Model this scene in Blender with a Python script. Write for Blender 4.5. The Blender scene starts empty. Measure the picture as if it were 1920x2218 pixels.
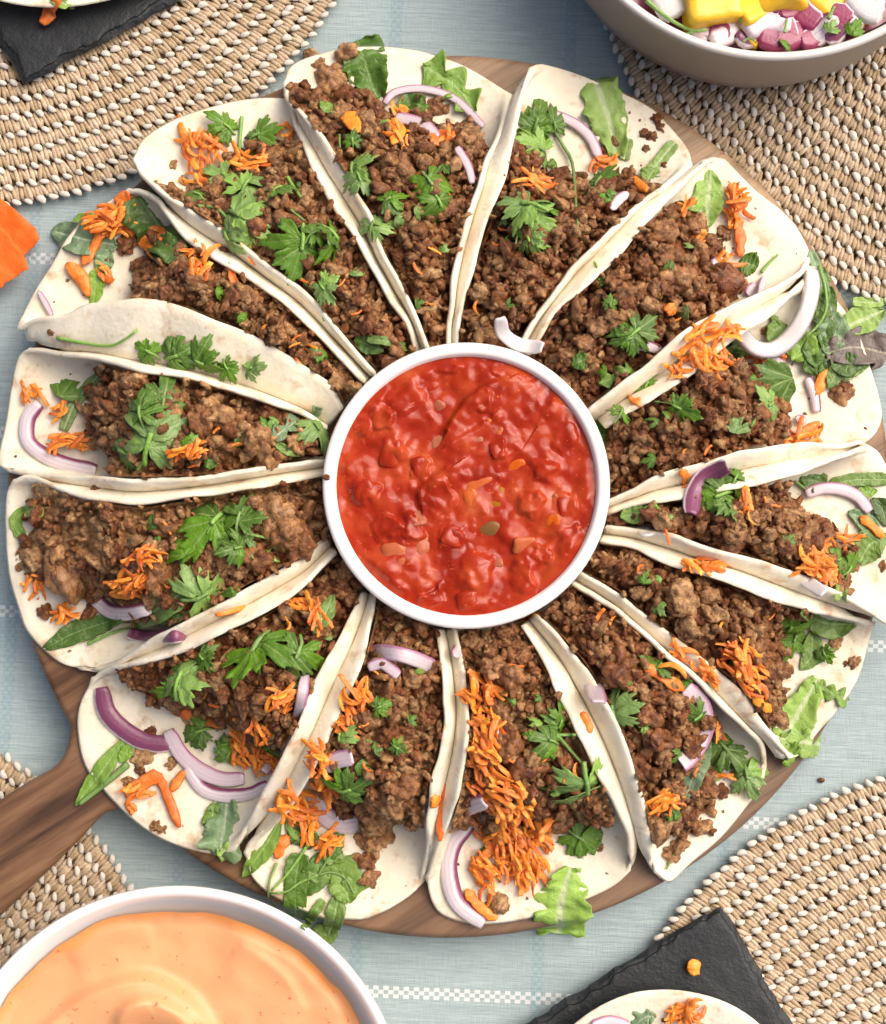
import bpy, math, random
import numpy as np
from mathutils import Vector, Matrix, Euler
from mathutils.bvhtree import BVHTree
R = math.radians
rng = np.random.default_rng(7)
random.seed(7)
sc = bpy.context.scene
col = sc.collection

# ------------------------------------------------------------------ camera
HC, YC, PIC = 0.72, -0.05, 0.4095          # height, set-back, width of the picture on the cloth (metres)
TILT = math.atan2(-YC, HC)
DC = math.hypot(HC, YC)
cd = bpy.data.cameras.new('camera')
cam = bpy.data.objects.new('camera', cd); col.objects.link(cam)
cam.location = (0, YC, HC); cam.rotation_euler = (TILT, 0, 0)
cd.sensor_fit = 'HORIZONTAL'; cd.angle_x = 2*math.atan(PIC/2/DC)
cd.clip_start = 0.01; cd.clip_end = 50
sc.camera = cam
# ------------------------------------------------------------------ sky and sun
SUN_EL, SUN_AZ = R(52), R(32)              # azimuth measured from +x towards +y
w = bpy.data.worlds.new('World'); sc.world = w; w.use_nodes = True
nt = w.node_tree; nt.nodes.clear()
sky = nt.nodes.new('ShaderNodeTexSky'); sky.sky_type = 'NISHITA'; sky.sun_disc = False
sv = Vector((math.cos(SUN_EL)*math.cos(SUN_AZ), math.cos(SUN_EL)*math.sin(SUN_AZ), math.sin(SUN_EL)))
sky.sun_elevation = SUN_EL; sky.sun_rotation = math.atan2(sv.x, sv.y)
sky.air_density = 0.6; sky.dust_density = 8.0; sky.ozone_density = 0.2
bg = nt.nodes.new('ShaderNodeBackground'); bg.inputs['Strength'].default_value = 0.16
wo = nt.nodes.new('ShaderNodeOutputWorld')
nt.links.new(sky.outputs[0], bg.inputs[0]); nt.links.new(bg.outputs[0], wo.inputs[0])
sd = bpy.data.lights.new('sun', 'SUN'); sd.energy = 1.8; sd.angle = R(56); sd.color = (1.0, 0.93, 0.83)
sun = bpy.data.objects.new('sun', sd); col.objects.link(sun)
sun.rotation_euler = sv.to_track_quat('Z', 'Y').to_euler(); sun.location = sv*3
sc.view_settings.view_transform = 'Standard'; sc.view_settings.look = 'None'
sc.view_settings.exposure = 0.10; sc.view_settings.gamma = 1.0

# ------------------------------------------------------------------ picture point -> place on a level
PX = PIC/1920
CAMP = np.array([0, YC, HC])
UPV = np.array([0, math.cos(TILT), math.sin(TILT)]); FWD = np.array([0, math.sin(TILT), -math.cos(TILT)])
def rays(px, py):
    a = (np.asarray(px, float)-960)*PX; b = -(np.asarray(py, float)-1109)*PX
    return FWD*DC + a[..., None]*np.array([1., 0, 0]) + b[..., None]*UPV
def W(px, py, z):
    d = rays(px, py); t = (np.asarray(z, float)-HC)/d[..., 2]
    return CAMP + d*t[..., None]

# ------------------------------------------------------------------ noise
def _h(ix, iy, iz, s=0):
    n = (ix*374761393 + iy*668265263 + iz*2147483647 + s*1274126177) & 0xffffffff
    n = ((n ^ (n >> 13))*1274126177) & 0xffffffff
    n = ((n ^ (n >> 16))*2246822519) & 0xffffffff
    return ((n ^ (n >> 15)) & 0xffffff)/float(0xffffff)
def vnoise(p, s=0):
    p = np.asarray(p, float); i = np.floor(p).astype(np.int64); f = p-i; f = f*f*(3-2*f)
    r = 0
    for dx in (0, 1):
        for dy in (0, 1):
            for dz in (0, 1):
                wgt = (f[..., 0] if dx else 1-f[..., 0])*(f[..., 1] if dy else 1-f[..., 1])*(f[..., 2] if dz else 1-f[..., 2])
                r = r + wgt*_h(i[..., 0]+dx, i[..., 1]+dy, i[..., 2]+dz, s)
    return r*2-1
def fbm(p, o=3, s=0):
    r, a = 0, 1.0
    for k in range(o):
        r = r + a*vnoise(np.asarray(p)*2**k, s+k); a *= .5
    return r
def P3(x, y, z=0.0):
    return np.stack(np.broadcast_arrays(x, y, z), -1).astype(float)
def cells(x, y, sp, s=0):
    """distance to the nearest jittered seed and that seed's random number"""
    cx = np.floor(x/sp).astype(np.int64); cy = np.floor(y/sp).astype(np.int64)
    best = np.full(x.shape, 1e9); rid = np.zeros(x.shape)
    for dx in (-1, 0, 1):
        for dy in (-1, 0, 1):
            ix, iy = cx+dx, cy+dy
            sx = (ix+.15+.7*_h(ix, iy, 0*ix, s))*sp; sy = (iy+.15+.7*_h(ix, iy, 0*ix+1, s))*sp
            d = np.hypot(x-sx, y-sy); m = d < best
            best = np.where(m, d, best); rid = np.where(m, _h(ix, iy, 0*ix+2, s), rid)
    return best, rid
def humps(x, y, sp, sig, s=0):
    """soft hummocks of random height on a jittered grid"""
    cx = np.floor(x/sp).astype(np.int64); cy = np.floor(y/sp).astype(np.int64); z = np.zeros(x.shape)
    for dx in (-1, 0, 1):
        for dy in (-1, 0, 1):
            ix, iy = cx+dx, cy+dy; sx = (ix+.1+.8*_h(ix, iy, 0*ix, s))*sp; sy = (iy+.1+.8*_h(ix, iy, 0*ix+1, s))*sp
            q = sig*(.6+.8*_h(ix, iy, 0*ix+3, s)); z = z+_h(ix, iy, 0*ix+2, s)*np.exp(-(((x-sx)**2+(y-sy)**2)/q**2)**1.6)
    return z
def resample(pts, n, t=None):
    """Catmull-Rom through pts at n even arc lengths"""
    p = np.asarray(pts, float)
    if len(p) == 2: q = p[0]+(p[1]-p[0])*np.linspace(0, 1, 40)[:, None]
    else:
        e = np.vstack([2*p[0]-p[1], p, 2*p[-1]-p[-2]]); out = []
        for i in range(len(p)-1):
            a, b, c, d = e[i:i+4]; u = np.linspace(0, 1, 16, endpoint=False)[:, None]
            out.append(.5*((2*b)+(c-a)*u+(2*a-5*b+4*c-d)*u**2+(3*b-a-3*c+d)*u**3))
        q = np.vstack(out+[p[-1:]])
    L = np.r_[0, np.cumsum(np.linalg.norm(np.diff(q, axis=0), axis=1))]; L /= max(L[-1], 1e-12)
    tt = np.linspace(0, 1, n) if t is None else t
    return np.stack([np.interp(tt, L, q[:, k]) for k in range(q.shape[1])], -1)

# ------------------------------------------------------------------ meshes and objects
def mesh(name, V, F, m, attr=None, smooth=True):
    me = bpy.data.meshes.new(name); V = np.asarray(V, np.float32)
    if isinstance(F, np.ndarray): F = [F]
    if len(F) and isinstance(F[0], np.ndarray) and F[0].ndim == 2:
        lt = np.concatenate([np.full(len(f), f.shape[1], np.int32) for f in F]); lv = np.concatenate([f.ravel() for f in F]).astype(np.int32)
        me.vertices.add(len(V)); me.vertices.foreach_set('co', V.ravel())
        me.loops.add(len(lv)); me.loops.foreach_set('vertex_index', lv)
        me.polygons.add(len(lt)); me.polygons.foreach_set('loop_start', np.r_[0, np.cumsum(lt)[:-1]].astype(np.int32))
        me.update(calc_edges=True)
    else:
        me.from_pydata([tuple(map(float, v)) for v in V], [], [tuple(map(int, f)) for f in F])
    if smooth: me.polygons.foreach_set('use_smooth', np.ones(len(me.polygons), bool))
    if attr is not None:
        a = me.attributes.new('a', 'FLOAT', 'POINT'); a.data.foreach_set('value', np.asarray(attr, np.float32))
    if m: me.materials.append(m)
    me.update(); return me
WL = {}
def put(o, parent, loc):
    """link an object whose place in the world is loc, under parent"""
    col.objects.link(o); o.location = loc; WL[o] = Vector(loc)
    if parent is not None:
        o.parent = parent; o.matrix_parent_inverse = Matrix.Translation(-WL[parent])
    return o
def obj(name, V, F, m, parent=None, attr=None, smooth=True, at=None):
    V = np.asarray(V, float); c = V.mean(0) if at is None else np.asarray(at, float)
    return put(bpy.data.objects.new(name, mesh(name, V-c, F, m, attr, smooth)), parent, c)
def inst(name, me, parent, loc, rot, s):
    o = put(bpy.data.objects.new(name, me), parent, loc); o.rotation_euler = rot
    o.scale = s if hasattr(s, '__len__') else (s, s, s); return o
def thing(name, label, cat, loc, group=None):
    o = put(bpy.data.objects.new(name, None), None, loc); o.empty_display_size = .01
    return tag(o, label, cat, group)
def tag(o, label, cat, group=None):
    o['label'] = label; o['category'] = cat
    if group: o['group'] = group
    return o
def quads(nu, nv, off=0, wrap=False):
    i = np.arange(nu-1)[:, None]; j = np.arange(nv if wrap else nv-1)[None, :]; k = (j+1) % nv
    return (np.stack([i*nv+j, i*nv+k, (i+1)*nv+k, (i+1)*nv+j], -1).reshape(-1, 4)+off)
def shell(P, th):
    """closed sheet of thickness th (number or array) round a grid of points, with a rounded edge"""
    nu, nv = P.shape[:2]
    du = np.gradient(P, axis=0); dv = np.gradient(P, axis=1)
    N = np.cross(du, dv); N /= np.linalg.norm(N, axis=-1, keepdims=True)+1e-15
    h = np.broadcast_to(np.asarray(th, float)/2, (nu, nv))[..., None]
    T, B = P+N*h, P-N*h
    k = np.arange(nu*nv).reshape(nu, nv)
    loop = np.r_[k[0, :-1], k[:-1, -1], k[-1, :0:-1], k[:0:-1, 0]]
    Pf, Hf = P.reshape(-1, 3), h.reshape(-1, 1)
    out = np.zeros_like(P)
    out[0] -= du[0]/(np.linalg.norm(du[0], axis=-1, keepdims=True)+1e-15); out[-1] += du[-1]/(np.linalg.norm(du[-1], axis=-1, keepdims=True)+1e-15)
    out[:, 0] -= dv[:, 0]/(np.linalg.norm(dv[:, 0], axis=-1, keepdims=True)+1e-15); out[:, -1] += dv[:, -1]/(np.linalg.norm(dv[:, -1], axis=-1, keepdims=True)+1e-15)
    of = out.reshape(-1, 3); of /= np.linalg.norm(of, axis=-1, keepdims=True)+1e-15
    M = Pf[loop]+of[loop]*Hf[loop]*1.1
    n = nu*nv; V = np.vstack([T.reshape(-1, 3), B.reshape(-1, 3), M])
    q = quads(nu, nv); a = loop; b = np.roll(loop, -1); m = 2*n+np.arange(len(loop)); mb = np.roll(m, -1)
    F = np.vstack([q, q[:, ::-1]+n, np.stack([b, a, m, mb], -1), np.stack([mb, m, a+n, b+n], -1)])
    return V, F, np.r_[np.arange(n), np.arange(n), loop]          # last: source grid index for attributes
def tube(pts, r, n=6, m=16):
    p = resample(pts, m); T = np.gradient(p, axis=0); T /= np.linalg.norm(T, axis=1, keepdims=True)
    S = np.cross(T, [0, 0, 1.]); S /= np.linalg.norm(S, axis=1, keepdims=True)+1e-12; N = np.cross(S, T)
    r = np.broadcast_to(np.asarray(r, float), (m,)); a = np.linspace(0, 2*math.pi, n, endpoint=False)
    V = p[:, None]+(S[:, None]*np.cos(a)[None, :, None]+N[:, None]*np.sin(a)[None, :, None])*r[:, None, None]
    V = np.vstack([V.reshape(-1, 3), p[:1], p[-1:]]); i = np.arange(n); j = (i+1) % n; c = m*n
    return V, [quads(m, n, 0, True), np.vstack([np.stack([j, i, i*0+c], -1), np.stack([i, j, i*0+c+1], -1)+np.where(np.arange(3) < 2, (m-1)*n, 0)])]
def lathe(prof, n=128):
    p = np.asarray(prof, float); a = np.linspace(0, 2*math.pi, n, endpoint=False)
    V = np.stack([p[:, None, 0]*np.cos(a), p[:, None, 0]*np.sin(a), p[:, None, 1]+0*a], -1).reshape(-1, 3)
    return V, quads(len(p), n, 0, True)
def ico(sub):
    import bmesh
    bm = bmesh.new(); bmesh.ops.create_icosphere(bm, subdivisions=sub, radius=1)
    V = np.array([v.co[:] for v in bm.verts]); F = np.array([[v.index for v in f.verts] for f in bm.faces]); bm.free()
    return V, F
ICO = {k: ico(k) for k in (1, 2, 3, 4)}
def rbox(sub=3, p=5.0):
    V, F = ICO[sub]; r = (np.abs(V)**p).sum(1)**(-1/p); return V*r[:, None], F

# ------------------------------------------------------------------ materials
class NT:
    def __init__(s, name):
        s.m = bpy.data.materials.new(name); s.m.use_nodes = True; s.t = s.m.node_tree
        s.b = s.t.nodes['Principled BSDF']; s.tc = s.t.nodes.new('ShaderNodeTexCoord').outputs['Object']
    def n(s, k, **kw):
        o = s.t.nodes.new(k)
        for a, v in kw.items(): setattr(o, a, v)
        return o
    def l(s, a, b):
        if isinstance(a, (int, float)): b.default_value = a
        elif isinstance(a, tuple): b.default_value = a if len(a) != 3 or b.type == 'VECTOR' else a+(1,)
        else: s.t.links.new(a, b)
    def M(s, op, a, b=0.0, c=0.0):
        o = s.n('ShaderNodeMath', operation=op)
        for i, x in enumerate((a, b, c)): s.l(x, o.inputs[i])
        return o.outputs[0]
    def noise(s, scale, detail=3, rough=.55, vec=None, dist=0.0):
        o = s.n('ShaderNodeTexNoise'); s.l(vec if vec is not None else s.tc, o.inputs['Vector'])
        o.inputs['Scale'].default_value = scale; o.inputs['Detail'].default_value = detail; o.inputs['Roughness'].default_value = rough
        o.inputs['Distortion'].default_value = dist; return o.outputs['Fac']
    def vor(s, scale, out='Distance', vec=None):
        o = s.n('ShaderNodeTexVoronoi'); s.l(vec if vec is not None else s.tc, o.inputs['Vector']); o.inputs['Scale'].default_value = scale
        return o.outputs[out]
    def map(s, scale=(1, 1, 1), rot=(0, 0, 0)):                # turn first, then stretch
        q = s.n('ShaderNodeMapping'); s.l(s.tc, q.inputs[0]); q.inputs['Rotation'].default_value = rot
        o = s.n('ShaderNodeMapping'); s.l(q.outputs[0], o.inputs[0]); o.inputs['Scale'].default_value = scale; return o.outputs[0]
    def ramp(s, fac, stops):
        o = s.n('ShaderNodeValToRGB'); s.l(fac, o.inputs[0]); e = o.color_ramp.elements
        while len(e) < len(stops): e.new(.5)
        for x, (p, c) in zip(e, stops): x.position = p; x.color = tuple(c)+(1,) if len(c) == 3 else c
        return o.outputs[0]
    def mix(s, f, a, b, mode='MIX'):
        o = s.n('ShaderNodeMix', data_type='RGBA', blend_type=mode); s.l(f, o.inputs[0]); s.l(a, o.inputs[6]); s.l(b, o.inputs[7]); return o.outputs[2]
    def step(s, x, lo, hi):
        o = s.n('ShaderNodeMapRange'); s.l(x, o.inputs[0]); o.inputs[1].default_value = lo; o.inputs[2].default_value = hi; return o.outputs[0]
    def attr(s, name='a'):
        return s.n('ShaderNodeAttribute', attribute_name=name).outputs['Fac']
    def rand(s):
        g = s.n('ShaderNodeNewGeometry').outputs['Random Per Island']; o = s.n('ShaderNodeObjectInfo').outputs['Random']
        return s.M('FRACT', s.M('ADD', g, o))
    def hsv(s, c, hue=.5, sat=1.0, val=1.0):
        o = s.n('ShaderNodeHueSaturation'); s.l(c, o.inputs['Color'])
        for k, x in (('Hue', hue), ('Saturation', sat), ('Value', val)): s.l(x, o.inputs[k])
        return o.outputs[0]
    def done(s, colr, rough=.5, bump=None, dist=.0005, strength=1.0, sss=0, srad=(1, .5, .3), sscale=.002, spec=.5, coat=0, metal=0, trans=0):
        b = s.b; s.l(colr, b.inputs['Base Color']); s.l(rough, b.inputs['Roughness'])
        b.inputs['Specular IOR Level'].default_value = spec; b.inputs['Metallic'].default_value = metal
        if coat: b.inputs['Coat Weight'].default_value = coat; b.inputs['Coat Roughness'].default_value = .08
        if sss:
            b.inputs['Subsurface Weight'].default_value = sss; b.inputs['Subsurface Radius'].default_value = srad; b.inputs['Subsurface Scale'].default_value = sscale
        if bump is not None:
            o = s.n('ShaderNodeBump'); s.l(bump, o.inputs['Height']); o.inputs['Distance'].default_value = dist; o.inputs['Strength'].default_value = strength
            s.l(o.outputs[0], b.inputs['Normal'])
        if trans:
            t = s.n('ShaderNodeBsdfTranslucent'); s.l(colr, t.inputs[0]); x = s.n('ShaderNodeMixShader'); x.inputs[0].default_value = trans
            s.l(b.outputs[0], x.inputs[1]); s.l(t.outputs[0], x.inputs[2]); s.l(x.outputs[0], s.t.nodes['Material Output'].inputs[0])
        return s.m
def m_beef(name, dark=1.0):
    k = NT(name); r = k.rand(); n = k.noise(420, 4, .65)
    c = k.ramp(n, [(.28, (.09, .027, .007)), (.46, (.265, .099, .028)), (.62, (.43, .195, .067)), (.8, (.62, .35, .15))])
    c = k.hsv(c, k.M('MULTIPLY_ADD', r, .03, .487), k.M('MULTIPLY_ADD', r, -.2, 1.08), k.M('MULTIPLY_ADD', r, .85, .62))
    c = k.hsv(c, .5, 1.0, k.M('MULTIPLY_ADD', k.noise(38, 3, .6), 1.3, .36))
    b = k.M('ADD', k.noise(900, 4, .7), k.M('MULTIPLY', k.noise(2600, 2), .35))
    return k.done(c, k.M('MULTIPLY_ADD', n, .35, .2), b, .0014, 1.0, spec=.5, coat=.2)
def m_carrot(name='grated_carrot'):
    k = NT(name); r = k.rand(); n = k.noise(380, 4, .6)
    c = k.ramp(n, [(.3, (.84, .20, .015)), (.55, (.91, .275, .030)), (.8, (.95, .45, .11))])
    c = k.hsv(c, k.M('MULTIPLY_ADD', r, .022, .488), 1.0, k.M('MULTIPLY_ADD', r, .35, .75))
    return k.done(c, .42, k.noise(900, 3), .0005, .7, sss=.1, srad=(1, .35, .08), sscale=.0007)
def m_leaf(name, c0, c1, rib, sheen=.42, trans=.22, ribw=.16):
    k = NT(name); a = k.attr(); r = k.rand(); n = k.noise(170, 4, .6)
    c = k.mix(n, c0+(1,), c1+(1,)); c = k.hsv(c, .5, k.M('MULTIPLY_ADD', r, .16, .92), k.M('MULTIPLY_ADD', r, .5, .75))
    c = k.mix(k.step(a, ribw, ribw*.35), c, rib+(1,))
    vo = k.n('ShaderNodeTexVoronoi', feature='DISTANCE_TO_EDGE'); k.l(k.tc, vo.inputs['Vector']); vo.inputs['Scale'].default_value = 260
    vein = k.step(k.M('ADD', vo.outputs[0], k.M('MULTIPLY_ADD', k.noise(150, 2), .3, -.15)), .10, .0); c = k.mix(k.M('MULTIPLY', vein, .14), c, rib+(1,))
    b = k.M('ADD', k.M('MULTIPLY', vein, -.12), k.noise(260, 4))
    return k.done(c, sheen, b, .0012, .75, trans=trans)
def m_onion(name, face, edge, lo, hi, other):
    k = NT(name); a = k.attr(); n = k.noise(300, 2)
    x = k.M('ADD', a, k.M('MULTIPLY_ADD', n, .12, -.06))
    c = k.ramp(x, [(0, edge), (lo, edge), (hi, face), (.45, face), (.50, other), (.54, face), (.74, face), (.78, other), (.81, face), (1, face)])
    return k.done(c, .32, k.noise(700, 2), .0003, .5, sss=.2, srad=(1, .8, .9), sscale=.0015)
# materials of the setting and the dishes
def m_cloth():
    k = NT('blue_linen'); k.tc = k.map(rot=(0, 0, R(2.3)))
    sx = k.n('ShaderNodeSeparateXYZ'); k.l(k.tc, sx.inputs[0]); x, y = sx.outputs[0], sx.outputs[1]
    P = 0.0826                                     # stripe spacing
    def sub(scale): 
        o = k.n('ShaderNodeMapping'); k.l(k.tc, o.inputs[0]); o.inputs['Scale'].default_value = scale; return o.outputs[0]
    th = k.noise(1, 3, .6, sub((90, 2600, 1))); tv = k.noise(1, 3, .6, sub((2600, 110, 1))); big = k.noise(9, 3)
    slub = k.noise(1, 2, .5, sub((26, 900, 1)))
    f = k.M('MULTIPLY_ADD', th, .55, k.M('MULTIPLY', tv, .25)); f = k.M('ADD', f, k.M('MULTIPLY', slub, .3)); f = k.M('ADD', f, k.M('MULTIPLY', big, .15))
    c = k.ramp(f, [(.38, (.25, .325, .335)), (.58, (.345, .43, .445)), (.68, (.415, .505, .515)), (.86, (.56, .645, .65))])
    def band(t, off, half):
        m = k.M('SUBTRACT', k.M('MODULO', k.M('ADD', t, 10*P+off), P), P/2); return m, k.M('LESS_THAN', k.M('ABSOLUTE', m), half)
    my, by = band(y, BY, .0027); mx, bx = band(x, BX, .0028)
    row = k.M('FLOOR', k.M('DIVIDE', k.M('ADD', my, .0027), .0018))
    col_ = k.M('FRACT', k.M('ADD', k.M('DIVIDE', x, .0046), k.M('MULTIPLY', row, .5)))
    dash = k.M('MULTIPLY', by, k.M('LESS_THAN', col_, .55))
    c = k.mix(k.M('MULTIPLY', dash, .85), c, (.74, .77, .76, 1))
    edge = k.M('GREATER_THAN', k.M('ABSOLUTE', mx), .0012)
    bl = k.M('MULTIPLY', bx, k.M('LESS_THAN', k.M('FRACT', k.M('ADD', k.M('DIVIDE', y, .0044), k.M('MULTIPLY', k.M('FLOOR', k.M('DIVIDE', mx, .0019)), .5))), .5))
    c = k.mix(k.M('MULTIPLY', bx, .14), c, (.24, .40, .47, 1)); c = k.mix(k.M('MULTIPLY', bl, .34), c, (.20, .36, .43, 1))
    b = k.M('ADD', k.M('ADD', th, tv), k.M('MULTIPLY', k.M('ADD', dash, bl), .5))
    return k.done(c, .9, b, .0005, .8, spec=.15)
BX, BY = .0, .0
def m_wood():
    k = NT('acacia_wood'); v = k.map(scale=(9, 130, 60), rot=(0, 0, R(-33)))
    g = k.noise(1, 5, .6, v, .6); v2 = k.map(scale=(3.2, 26, 20), rot=(0, 0, R(-33))); g2 = k.noise(1, 3, .5, v2, 1.6); pore = k.noise(1, 2, .5, k.map(scale=(45, 900, 300), rot=(0, 0, R(-33))))
    f = k.M('ADD', k.M('MULTIPLY', g, .5), k.M('MULTIPLY', g2, .55))
    c = k.ramp(f, [(.34, (.040, .017, .008)), (.47, (.125, .060, .029)), (.58, (.21, .112, .056)), (.74, (.36, .21, .115))])
    s = k.n('ShaderNodeSeparateXYZ'); k.l(k.tc, s.inputs[0])
    sap = k.step(k.M('ADD', k.M('MULTIPLY_ADD', s.outputs[0], .55, s.outputs[1]), k.M('MULTIPLY', k.noise(16, 2), .05)), .165, .215)
    c = k.mix(k.M('MULTIPLY', sap, .6), c, k.ramp(f, [(.36, (.2, .12, .07)), (.6, (.46, .32, .19))]))
    sap2 = k.step(k.M('SUBTRACT', k.M('MULTIPLY', s.outputs[0], .6), k.M('ADD', s.outputs[1], k.M('MULTIPLY', k.noise(14, 2), .05))), .09, .2)
    c = k.mix(k.M('MULTIPLY', sap2, .25), c, (.40, .29, .2, 1))
    c = k.mix(k.step(pore, .62, .72), c, k.hsv(c, .5, 1, .6))
    return k.done(c, .48, k.M('ADD', g, pore), .0004, .5, spec=.4)
def m_slate():
    k = NT('slate'); n = k.noise(34, 6, .7); s = k.noise(1, 4, .7, k.map(scale=(30, 190, 60), rot=(0, 0, R(40)))); v = k.noise(700, 2)
    c = k.ramp(k.M('ADD', k.M('MULTIPLY', n, .6), k.M('MULTIPLY', s, .4)), [(.35, (.009, .011, .013)), (.55, (.018, .021, .023)), (.75, (.048, .052, .053))])
    c = k.mix(k.step(k.noise(1, 3, .6, k.map(scale=(60, 420, 60), rot=(0, 0, R(-35)))), .70, .80), c, (.11, .115, .115, 1))
    return k.done(c, .55, k.M('ADD', n, k.M('MULTIPLY', v, .2)), .0016, .8, spec=.4)
def m_tortilla():
    k = NT('flour_tortilla'); n = k.noise(60, 4, .6); n2 = k.noise(240, 3, .6); f = k.noise(75, 3, .6)
    c = k.ramp(n, [(.3, (.74, .65, .475)), (.5, (.81, .74, .59)), (.72, (.855, .80, .665))])
    c = k.mix(k.M('MULTIPLY', k.step(n2, .60, .75), .20), c, (.66, .50, .28, 1))
    spot = k.step(k.M('ADD', k.M('MULTIPLY', f, .75), k.M('MULTIPLY', n2, .25)), .545, .66)
    c = k.mix(k.M('MULTIPLY', spot, .62), c, (.47, .25, .09, 1)); c = k.mix(k.M('MULTIPLY', k.step(k.M('ADD', k.M('MULTIPLY', k.noise(120, 2), .7), k.M('MULTIPLY', n, .3)), .66, .72), .3), c, (.80, .52, .25, 1))
    b = k.M('ADD', k.noise(45, 3), k.M('MULTIPLY', k.noise(330, 3), .3))
    return k.done(c, .7, b, .0016, .7, sss=.22, srad=(1, .75, .5), sscale=.002, spec=.25)
def m_plain(name, c, rough, spec=.5, sss=0, var=0, vscale=40, bump=0, bscale=300, metal=0, coat=0):
    k = NT(name); x = c+(1,)
    if var: x = k.mix(k.noise(vscale, 3), tuple(v*(1-var) for v in c)+(1,), tuple(min(1, v*(1+var)) for v in c)+(1,))
    return k.done(x, rough, k.noise(bscale, 3) if bump else None, .0004, bump or 1, sss=sss, srad=(1, .8, .6), sscale=.002, spec=spec, metal=metal, coat=coat)
def m_straw():
    k = NT('tan_straw'); r = k.rand(); n = k.noise(500, 3)
    c = k.ramp(n, [(.3, (.42, .295, .168)), (.55, (.53, .39, .24)), (.75, (.61, .47, .305))]); c = k.hsv(c, .5, k.M('MULTIPLY_ADD', r, -.25, 1.05), k.M('MULTIPLY_ADD', r, .35, .8))
    return k.done(c, .62, k.noise(1800, 2), .0005, .8, spec=.3)
def m_salsa(name='tomato_salsa'):
    k = NT(name); n = k.noise(70, 4, .55, dist=.5); v = k.noise(46, 3, .5); sp = k.noise(420, 3, .6)
    c = k.ramp(k.M('ADD', k.M('MULTIPLY', n, .6), k.M('MULTIPLY', v, .4)), [(.32, (.20, .009, .002)), (.48, (.33, .023, .005)), (.6, (.42, .055, .014)), (.76, (.53, .15, .055))])
    c = k.mix(k.step(sp, .66, .74), c, (.66, .13, .04, 1))
    return k.done(c, .08, k.M('ADD', k.noise(90, 2), k.M('MULTIPLY', k.noise(300, 2), .22)), .0009, .5, sss=.12, srad=(1, .12, .05), sscale=.002, spec=.24, coat=.0)
def m_chunk(name, c0, c1):
    k = NT(name); r = k.rand(); n = k.noise(190, 4, .6)
    c = k.mix(n, c0+(1,), c1+(1,)); c = k.hsv(c, .5, k.M('MULTIPLY_ADD', r, .2, .9), k.M('MULTIPLY_ADD', r, .45, .75))
    return k.done(c, .1, k.noise(160, 3), .0009, .6, sss=.15, srad=(1, .25, .12), sscale=.003, spec=.2)
def m_sauce():
    k = NT('orange_sauce'); n = k.noise(22, 3); s = k.noise(330, 2, .5); v = k.vor(95)
    c = k.ramp(n, [(.3, (.705, .315, .135)), (.7, (.77, .395, .185))])
    a = k.attr(); c = k.mix(k.M('MULTIPLY', a, .6), c, (.82, .30, .06, 1))
    c = k.mix(k.M('MULTIPLY', k.step(s, .69, .74), .8), c, (.62, .09, .02, 1)); c = k.mix(k.M('MULTIPLY', k.step(v, .05, .03), .8), c, (.55, .06, .015, 1))
    return k.done(c, .46, k.noise(60, 3), .0009, .5, sss=.25, srad=(1, .5, .2), sscale=.004)
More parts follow.
